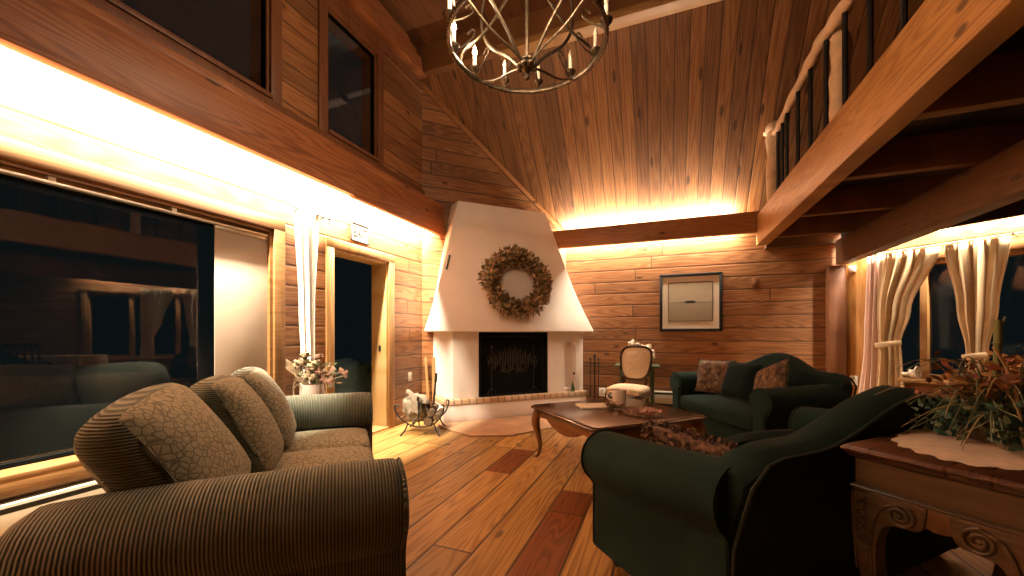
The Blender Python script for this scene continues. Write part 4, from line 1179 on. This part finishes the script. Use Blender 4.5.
MB().tube([(.18, -.09, 2.075), (2.6, -.09, 2.075)], .008, 8).build('rod', M['alu'], t)
for x in (.19, 1.4, 2.58): pbox('bracket', M['alu'], (x - .008, -.1, 2.065), (x + .008, .0, 2.085), t)
# white curtain between big window and door, on a little wall rod
t = thing('sheer_curtain', 'white sheer curtain bunched between the big window and the doorway', 'curtain', (XL, 2.64, 0), PI / 2)
o = cloth(drape(0, 0, 5, .024, 2.26, .02, lerp_prof([(0, 0, .13), (.4, .0, .085), (.6, .01, .075), (1, .02, .12)])), 'cloth', M['sheer'], t); o.location = (0, -.03, 0)
b = MB().tube([(-.16, -.055, 2.262), (.24, -.055, 2.262)], .008, 8); b.ball((.25, -.055, 2.262), .016, 8); b.tube([(.2, 0, 2.262), (.2, -.055, 2.262)], .007, 6); b.build('rod', M['iron'], t)
# panel blind and track in the big window
t = thing('panel_blind', 'flat cream fabric panel hung at the right end of the big left window', 'blind')
MB().box((XL - .035, 1.90, .52), (XL - .030, 2.325, 1.945), .001).build('panel', M['blind'], t)
MB().box((XL - .042, 1.90, 1.93), (XL - .022, 2.325, 1.96), .002).build('top_rail', M['alu'], t)
MB().box((XL - .042, 1.90, .50), (XL - .022, 2.325, .525), .002).build('bottom_rail', M['alu'], t)
t = thing('blind_track', 'slim metal blind track along the head of the big left window', 'rail')
MB().box((XL - .05, -1.27, 1.962), (XL - .01, 2.31, 1.978), .002).build('track', M['alu'], t)
for y in (1.05, 1.62, .2): MB().box((XL - .045, y, 1.978), (XL - .012, y + .03, 2.004), .002).build('clip', M['white'], t)

# EXIT sign over the door
t = thing('exit_sign', 'small white framed EXIT sign on the wall above the doorway', 'sign'); t.matrix_world = Matrix.Translation((XL + .002, 3.35, 2.235)) @ Matrix.Rotation(PI / 2, 4, 'Z')
b = MB()
for a, c in (((-.135, -.015, -.1), (-.122, 0, .1)), ((.122, -.015, -.1), (.135, 0, .1)), ((-.135, -.015, .087), (.135, 0, .1)), ((-.135, -.015, -.1), (.135, 0, -.087))): b.box(a, c, .002)
b.build('frame', plain('sign_frame', (.03, .024, .018), .7), t)
pbox('face', plain('sign_face', (.20, .19, .17), .8), (-.123, -.010, -.088), (.123, 0, .088), t)
cu = bpy.data.curves.new('lettering', 'FONT'); cu.body = 'EXIT'; cu.size = .125; cu.extrude = .002; cu.align_x = 'CENTER'; cu.align_y = 'CENTER'
tmp = bpy.data.objects.new('lettering_curve', cu); COL.objects.link(tmp)
bpy.context.view_layer.update()
me = bpy.data.meshes.new_from_object(tmp.evaluated_get(bpy.context.evaluated_depsgraph_get())); bpy.data.objects.remove(tmp); bpy.data.curves.remove(cu)
lt = bpy.data.objects.new('lettering', me); COL.objects.link(lt); lt.parent = t; lt.rotation_euler = (PI / 2, 0, 0); lt.location = (0, -.0115, 0); lt.scale = (.82, 1.15, 1)
me.materials.clear(); me.materials.append(plain('faded_red_letter', (.02, .008, .007), .8))

# ------------------------------------------------------------------ dried flowers behind the sofa
st = thing('plant_stand', 'small round dark stand behind the far sofa arm holding the dried flowers', 'stand', (-2.86, 2.53, 0))
MB().lathe([(.13, .48), (.14, .485), (.14, .50), (0, .504)], n=24).build('top', M['dkwood'], st)
for k in range(3):
    a = 2 * PI * k / 3; MB().tube([(.05 * math.cos(a), .05 * math.sin(a), .485), (.07 * math.cos(a), .07 * math.sin(a), .2), (.12 * math.cos(a), .12 * math.sin(a), 0)], .014, 8).build('leg', M['dkwood'], st)
df = thing('dried_bouquet', 'dried pink and cream flower bouquet in a white pot behind the far sofa arm', 'flowers', (-2.86, 2.53, .504))
MB().lathe([(.06, 0), (.08, .01), (.10, .08), (.09, .17), (.085, .20), (.078, .2), (.07, .15), (0, .1)], n=24).build('pot', plain('chalky_pot', (.42, .30, .25), .8, var=.15), df)
rn = random.Random(17); b = MB(); fl = MB(); lv = MB()
UU = Vector((math.cos(yaw), math.sin(yaw), 0)); VV = Vector((0, 0, 1)); WW = Vector((math.sin(yaw), -math.cos(yaw), 0))
fb = [plain('dusty_pink', (.18, .075, .055), .85, var=.3), plain('dusty_cream', (.20, .13, .075), .85, var=.3)] + [plain('blush_petal', (.19, .09, .055), .8, var=.25, scale=25), plain('pale_globe', (.20, .14, .075), .8, var=.2, scale=30)]
def at(u, v, w=0): return UU * u + VV * v + WW * w
heads = [(-.02, .34, 0, .045), (.03, .37, .02, .05), (.05, .33, 0, .045), (-.10, .38, 0, .05), (.05, .44, -.02, .026), (.04, .27, .05, .036), (-.02, .28, .02, .04), (.08, .3, .02, .04), (-.08, .45, -.03, .035)]
for u, v, w_, r_ in heads:
    c = at(u, v, w_); b.tube(bez((0, 0, .14), (0, 0, .22), c * .8 + Vector((0, 0, .05)), c, 6), .003, 5)
    fl.mi = rn.choice((1, 2, 3)); fl.ball(c, r_ * .8, 8)
    for k in range(34):
        d = Vector((rn.gauss(0, 1), rn.gauss(0, 1), rn.gauss(0, 1))).normalized(); leaf(fl, c + d * r_ * .55, d, d.orthogonal(), r_ * .8, r_ * .8, .3)
# anthurium-like dried spathes
for u, v, w_, s_, rot_ in ((.12, .24, .04, .085, -.9), (.18, .21, .05, .095, -.4), (.30, .28, .03, .075, -.2), (.25, .31, .02, .06, .5), (.16, .30, .02, .07, .9)):
    c = at(u, v, w_); b.tube(bez((0, 0, .14), (0, 0, .2), c * .7 + Vector((0, 0, .06)), c, 8), .003, 5); fl.mi = rn.choice((0, 2, 2))
    dd = UU * math.sin(rot_) * -1 + VV * -math.cos(rot_); ivy(fl, c - dd * s_ * .5, dd, WW + VV * .2, s_ * .8)
for k in range(60):
    u = rn.uniform(-.10, .20); v = rn.uniform(.18, .38); lv.mi = rn.choice((0, 1, 1))
    leaf(lv, at(u, v, rn.uniform(-.05, .06)), at(rn.uniform(-1, 1), rn.uniform(-.3, 1), rn.uniform(-.4, .6)), WW, rn.uniform(.05, .10), rn.uniform(.012, .03))
# curly pale loops on the left
for k in range(9):
    u0 = -.06 - .015 * k; b.tube(spline([at(-.03, .16), at(u0 * .8, .26), at(u0 * 1.2 - .03, .34 + .01 * k), at(u0 * 1.5 - .02, .28 + .02 * k), at(u0 * 1.3, .22 + .015 * k), at(u0 * 1.1 + .02, .30 + .012 * k)], 5), .0035, 5)
for k in range(3): b.tube(spline([at(-.05, .16), at(-.13, .20 + .03 * k), at(-.17, .12 + .03 * k), at(-.14, .06), at(-.09, .10)], 5), .003, 5)
b.build('stems', fb[3], df); fl.build('flower_heads', fb, df, recalc=False); lv.build('dry_leaves', [plain('dry_straw', (.20, .13, .07), .85, var=.3), lc[2]], df, recalc=False)

# ------------------------------------------------------------------ firewood corner
HX, HY = -2.62, 3.87; HA = math.radians(-68.6)
hd = thing('log_cradle', 'black scrolled iron log cradle on the floor left of the fireplace', 'log holder', (HX, HY, 0), HA)
b = MB()
for x in (-.17, .17):
    b.tube(spline([(x, -.24, .32), (x, -.285, .34), (x, -.29, .29), (x, -.24, .20), (x, -.12, .115), (x, 0, .095), (x, .12, .115), (x, .22, .20), (x, .26, .32), (x, .23, .34)], 5), .009, 8)
    for y in (-.15, .15): b.tube(spline([(x, y, .12), (x * 1.1, y * 1.2, .05), (x * 1.25, y * 1.5, .0)], 4), .009, 8)
for y, z in ((-.22, .18), (-.1, .108), (.1, .108), (.2, .18)): b.tube([(-.17, y, z), (.17, y, z)], .007, 6)
b.build('frame', M['iron'], hd)
MB().tube(spline([(.17, -.02, .11), (.20, -.02, .3), (.20, -.02, .42), (.24, -.02, .44), (.25, -.02, .40)], 5), .008, 8).build('hook', M['iron'], hd)
HM = Matrix.Translation((HX, HY, 0)) @ Matrix.Rotation(HA, 4, 'Z')
rn = random.Random(12)
logs = [(.085, .160, .048, 'thick round log at the bottom of the iron cradle beside the canvas sack', .0), (.172, .202, .036, 'thin round log at the right end of the iron cradle', .03), (.105, .252, .040, 'round log lying on top of the others in the iron cradle', .05)]
for y, z, r_, lb, an in logs:
    t = thing('firewood_log', lb, 'log', group='logs in the iron cradle'); t.matrix_world = HM @ Matrix.Translation((0, y, z)) @ Matrix.Rotation(an, 4, 'Z')
    rg = []
    for k in range(9):
        x = -.20 + .40 * k / 8; rg.append([(x, r_ * (1 + .08 * math.sin(3 * a + k * .4) + .03 * math.sin(9 * a)) * math.cos(a), r_ * (1 + .08 * math.sin(3 * a + k * .4)) * math.sin(a)) for a in [2 * PI * q / 18 for q in range(18)]])
    MB().loft(rg, cap=False).build('bark', M['bark'], t)
    for x in (-.20, .20):
        bb = MB(); bb.loft([[(x, r_ * s_ * math.cos(a) * (1 + .08 * math.sin(3 * a)), r_ * s_ * math.sin(a)) for a in [2 * PI * q / 18 for q in range(18)]] for s_ in (.99, .05)], cap=True); bb.build('cut_end', M['endgrain'], t)
t = thing('canvas_sack', 'crumpled cream canvas sack heaped in the left half of the iron log cradle', 'sack', (HX - .085 * .93, HY - .085 * .365, .115))
bm_ = bmesh.new(); bmesh.ops.create_icosphere(bm_, subdivisions=4, radius=1.)
for v in bm_.verts:
    p = v.co.copy(); nz = noise.noise(p * 1.7 + Vector((3, 1, 2))) * .35 + abs(noise.noise(p * 3.5)) * .28
    v.co = Vector((p.x * .14, p.y * .13, p.z * .165)) * (1 + nz); v.co.z = max(v.co.z + .16, .002)
b = MB(); b.merge(bm_); b.build('bag', M['sack'], t)
b = MB()
for k in range(3):
    p = spline([(-.12 + .05 * k, -.04, .28), (-.07 + .05 * k, -.10, .36 - .02 * k), (.01 + .04 * k, -.13, .34 - .03 * k), (.06 + .03 * k, -.15, .24 - .03 * k), (.06 + .02 * k, -.15, .14)], 5)
    b.tube(p, .026, 8, flat=.25)
b.build('strap', M['sack'], t)
t = thing('hearth_shovel', 'dark ash shovel leaning with its black handle up against the firewood', 'shovel'); t.matrix_world = HM @ Matrix.Translation((-.02, .10, .075)) @ Matrix.Rotation(PI / 2, 4, 'Z')
b = MB(); b.tube([(0, .0, .23), (.025, .03, .52)], .011, 8); b.tube([(.024, .029, .50), (.03, .036, .60)], .016, 8); b.build('handle', M['iron'], t)
b = MB(); b.loft([[(-.13, -.16, .27), (-.03, -.20, .275), (-.03, -.20, .285), (-.13, -.16, .28)], [(-.08, -.03, .25), (.05, -.06, .25), (.05, -.06, .26), (-.08, -.03, .26)], [(-.02, .02, .24), (.02, .0, .24), (.02, .0, .25), (-.02, .02, .25)]]); b.build('pan', M['bronze'], t)
for i, (x, lb, lean) in enumerate(((-2.99, 'thin pale wooden lath leaning in the corner, left of the pair', .02), (-2.95, 'thin pale wooden lath leaning in the corner, right of the pair', .05))):
    o = MB().box((-.016, -.008, 0), (.016, .008, .80), .002).build('wooden_lath', M['case']); tag(o, lb, 'lath', 'laths leaning in the corner')
    o.location = (x + .02, 4.50 + .04 * i, .02); o.rotation_euler = (-.06, (-.05, .02)[i], PI / 4)
# fireplace tools to the right of the hearth
t = thing('fireplace_tools', 'black iron fireplace tool set standing right of the hearth', 'tool set', (-.965, 5.80, 0))
b = MB(); b.lathe([(.07, 0), (.08, .01), (.07, .025), (.015, .04), (.0, .04)], n=20); b.tube([(0, 0, .03), (0, 0, .80)], .009, 8); b.ball((0, 0, .815), .02, 8); b.box((-.07, -.008, .70), (.07, .008, .715)); b.build('stand', M['iron'], t)
for k, x in enumerate((-.06, .0, .06)):
    b = MB(); b.tube([(x, -.03, .10), (x, -.03, .76)], .006, 6); b.ball((x, -.03, .775), .014, 8)
    b.tube([(x, -.03, .695), (x, 0, .705)], .004, 5)
    if k == 0: b.box((-.035 + x, -.04, .05), (.035 + x, -.025, .15), .004)
    elif k == 1: b.lathe([(.02, .05), (.035, .06), (.022, .16), (.0, .17)], (x, -.03, 0), 10)
    else: b.tube([(x, -.03, .10), (x + .03, -.03, .07), (x + .03, -.03, .11)], .006, 6)
    b.build(('shovel', 'brush', 'poker')[k], M['iron'], t)
t = thing('candlestick', 'small green bottle vase with a dried stem on the right of the hearth edge', 'vase', (-1.275, 5.70, .295))
t.matrix_world = Matrix.Translation(E0) @ Matrix.Rotation(PI / 4, 4, 'Z') @ Matrix.Translation((2.09, -.515, .2955))
t.name = 'bud_vase'
MB().lathe([(.02, 0), (.028, .01), (.03, .06), (.014, .10), (.012, .13), (.016, .135), (.0, .13)], n=16).build('bottle', plain('green_glass', (.05, .10, .05), .15, var=.1), t)
b = MB(); b.tube(bez((0, 0, .12), (.0, 0, .17), (.012, 0, .2), (.018, 0, .25), 6), .004, 5); b.ball((.02, 0, .262), .018, 8, (1, 1, 1.3)); b.build('stem', M['bark'], t)
# shell on the sill
t = thing('seashell', 'glossy pale seashell on the window sill beside the tied curtain', 'shell', (2.655 - .05, 5.485 - .0, .65), -PI / 4)
t.location = E1 + Vector((.70 * S2, -.70 * S2, 0)) + Vector((-.09 * S2, -.09 * S2, .652))
b = MB(); rg = []
for k in range(24):
    q = k / 23; a = q * 2 * PI * 2.6; rr = .010 + .070 * q ** 1.2; cxx = -.10 + .16 * q + .02 * math.cos(a) * q; cz_ = .072 + .012 * math.sin(a)
    rg.append([(cxx, rr * math.cos(f), cz_ * (.55 + .45 * q) + rr * .85 * math.sin(f)) for f in [2 * PI * z / 14 for z in range(14)]])
b.loft(rg)
o = b.build('whorl', plain('shell_pearl', (.66, .56, .44), .15, var=.35, scale=22), t)
lo = min(v.co.z for v in o.data.vertices)
for v in o.data.vertices: v.co.z -= lo

# ------------------------------------------------------------------ seen through the doorway and in the dark window's reflection
t = thing('covered_woodpile', 'dark blue grey tarp covered heap outside the open doorway', 'covered heap', (-4.15, 4.3, 0))
bm_ = bmesh.new(); bmesh.ops.create_icosphere(bm_, subdivisions=4, radius=1.)
for v in bm_.verts:
    p = v.co.copy(); v.co = Vector((p.x * .38, p.y * .8, p.z * .42)) * (1 + .3 * noise.noise(p * 1.5) + .12 * noise.noise(p * 5)); v.co.z = max(.004, v.co.z + .35)
b = MB(); b.merge(bm_); b.build('cover', M['tarp'], t)
dt = thing('dining_table', 'dining table under a pale cloth beyond the seating, seen mirrored in the dark window', 'table', (3.5, 3.15, 0), -PI / 4)
slab2(MB(), -.8, .8, -.45, .45, [(.0, .50), (-.012, .62), (0, .735), (.006, .75)]).build('tablecloth', M['curtain'], dt)
for sx in (-1, 1):
    for sy in (-1, 1): MB().tube([(sx * .7, sy * .36, .7), (sx * .7, sy * .36, 0)], [.035, .025], 8).build('leg', M['dkwood'], dt)
for i, (x, lb) in enumerate(((-.38, 'dark wooden dining chair at the table end nearer the bay window'), (.38, 'dark wooden dining chair at the table end farther from the bay window'))):
    t = thing('dining_chair', lb, 'chair', Vector((3.5, 3.15, 0)) + Vector(((x - .72) * S2, (-.72 - x) * S2, 0)), -PI / 4, 'dining chairs at the cloth covered table')
    MB().cushion((0, .02, .45), (.22, .21, .025), .02, n=4).build('seat', M['dkwood'], t)
    for sx in (-1, 1):
        MB().tube([(sx * .19, .2, .44), (sx * .19, .2, 0)], .02, 8).build('leg', M['dkwood'], t)
        MB().tube([(sx * .19, -.19, .98), (sx * .19, -.17, .45), (sx * .19, -.22, 0)], .02, 8).build('leg', M['dkwood'], t)
    b = MB(); b.box((-.19, -.2, .9), (.19, -.175, 1.0), .01)
    for k in range(4): b.box((-.13 + .08 * k, -.195, .5), (-.11 + .08 * k, -.18, .92))
    b.build('backrest', M['dkwood'], t)

# ------------------------------------------------------------------ light
def area(name, loc, rot, sx, sy, w, col=(1., .66, .34), spread=180):
    l = bpy.data.lights.new(name, 'AREA'); l.shape = 'RECTANGLE'; l.size = sx; l.size_y = sy; l.energy = w; l.color = col; l.spread = math.radians(spread)
    o = bpy.data.objects.new(name, l); COL.objects.link(o); o.location = loc; o.rotation_euler = rot; return o
def point(name, loc, w, col=(1., .62, .30), r=.03):
    l = bpy.data.lights.new(name, 'POINT'); l.energy = w; l.color = col; l.shadow_soft_size = r
    o = bpy.data.objects.new(name, l); COL.objects.link(o); o.location = loc; return o
WARM = (1., .83, .62)
# LED strips tucked behind the valances
area('cove_light_left', (-2.98, 1.45, 2.68), (0, math.radians(60), 0), .06, 6.1, 1900, WARM)
area('cove_light_back', (-.35, 6.05, 2.60), (math.radians(8), 0, 0), 2.6, .06, 130, WARM)
area('cove_light_back_up', (-.35, 6.03, 2.66), (PI, 0, 0), 2.5, .06, 120, WARM)
on_ = area('cove_light_right', (0, 0, 0), (0, 0, 0), 2.7, .06, 360, WARM)
on_.matrix_world = Matrix.Translation(E1) @ Matrix.Rotation(-PI / 4, 4, 'Z') @ Matrix.Translation((1.5, -.10, 2.42)) @ Matrix.Rotation(math.radians(50), 4, 'X')
for k, p, lit in LIT:
    if lit: point('candle_light', p, 34, (1., .72, .47))
# weak warm fill light added behind the camera, no lamp stands there
point('fill_light', (-.8, -1.1, 1.9), 2.5, (1., .72, .45), .15)

w = bpy.data.worlds.new('night'); sc.world = w; w.use_nodes = True
bg = w.node_tree.nodes['Background']; bg.inputs[0].default_value = (.25, .42, .45, 1); bg.inputs[1].default_value = .012
vs = sc.view_settings; vs.view_transform = 'Standard'; vs.look = 'None'; vs.gamma = 1; vs.use_curve_mapping = False; vs.exposure = 0.12
sc.cycles.use_denoising = True
sc.cycles.max_bounces = 10
sc.cycles.sample_clamp_indirect = 6
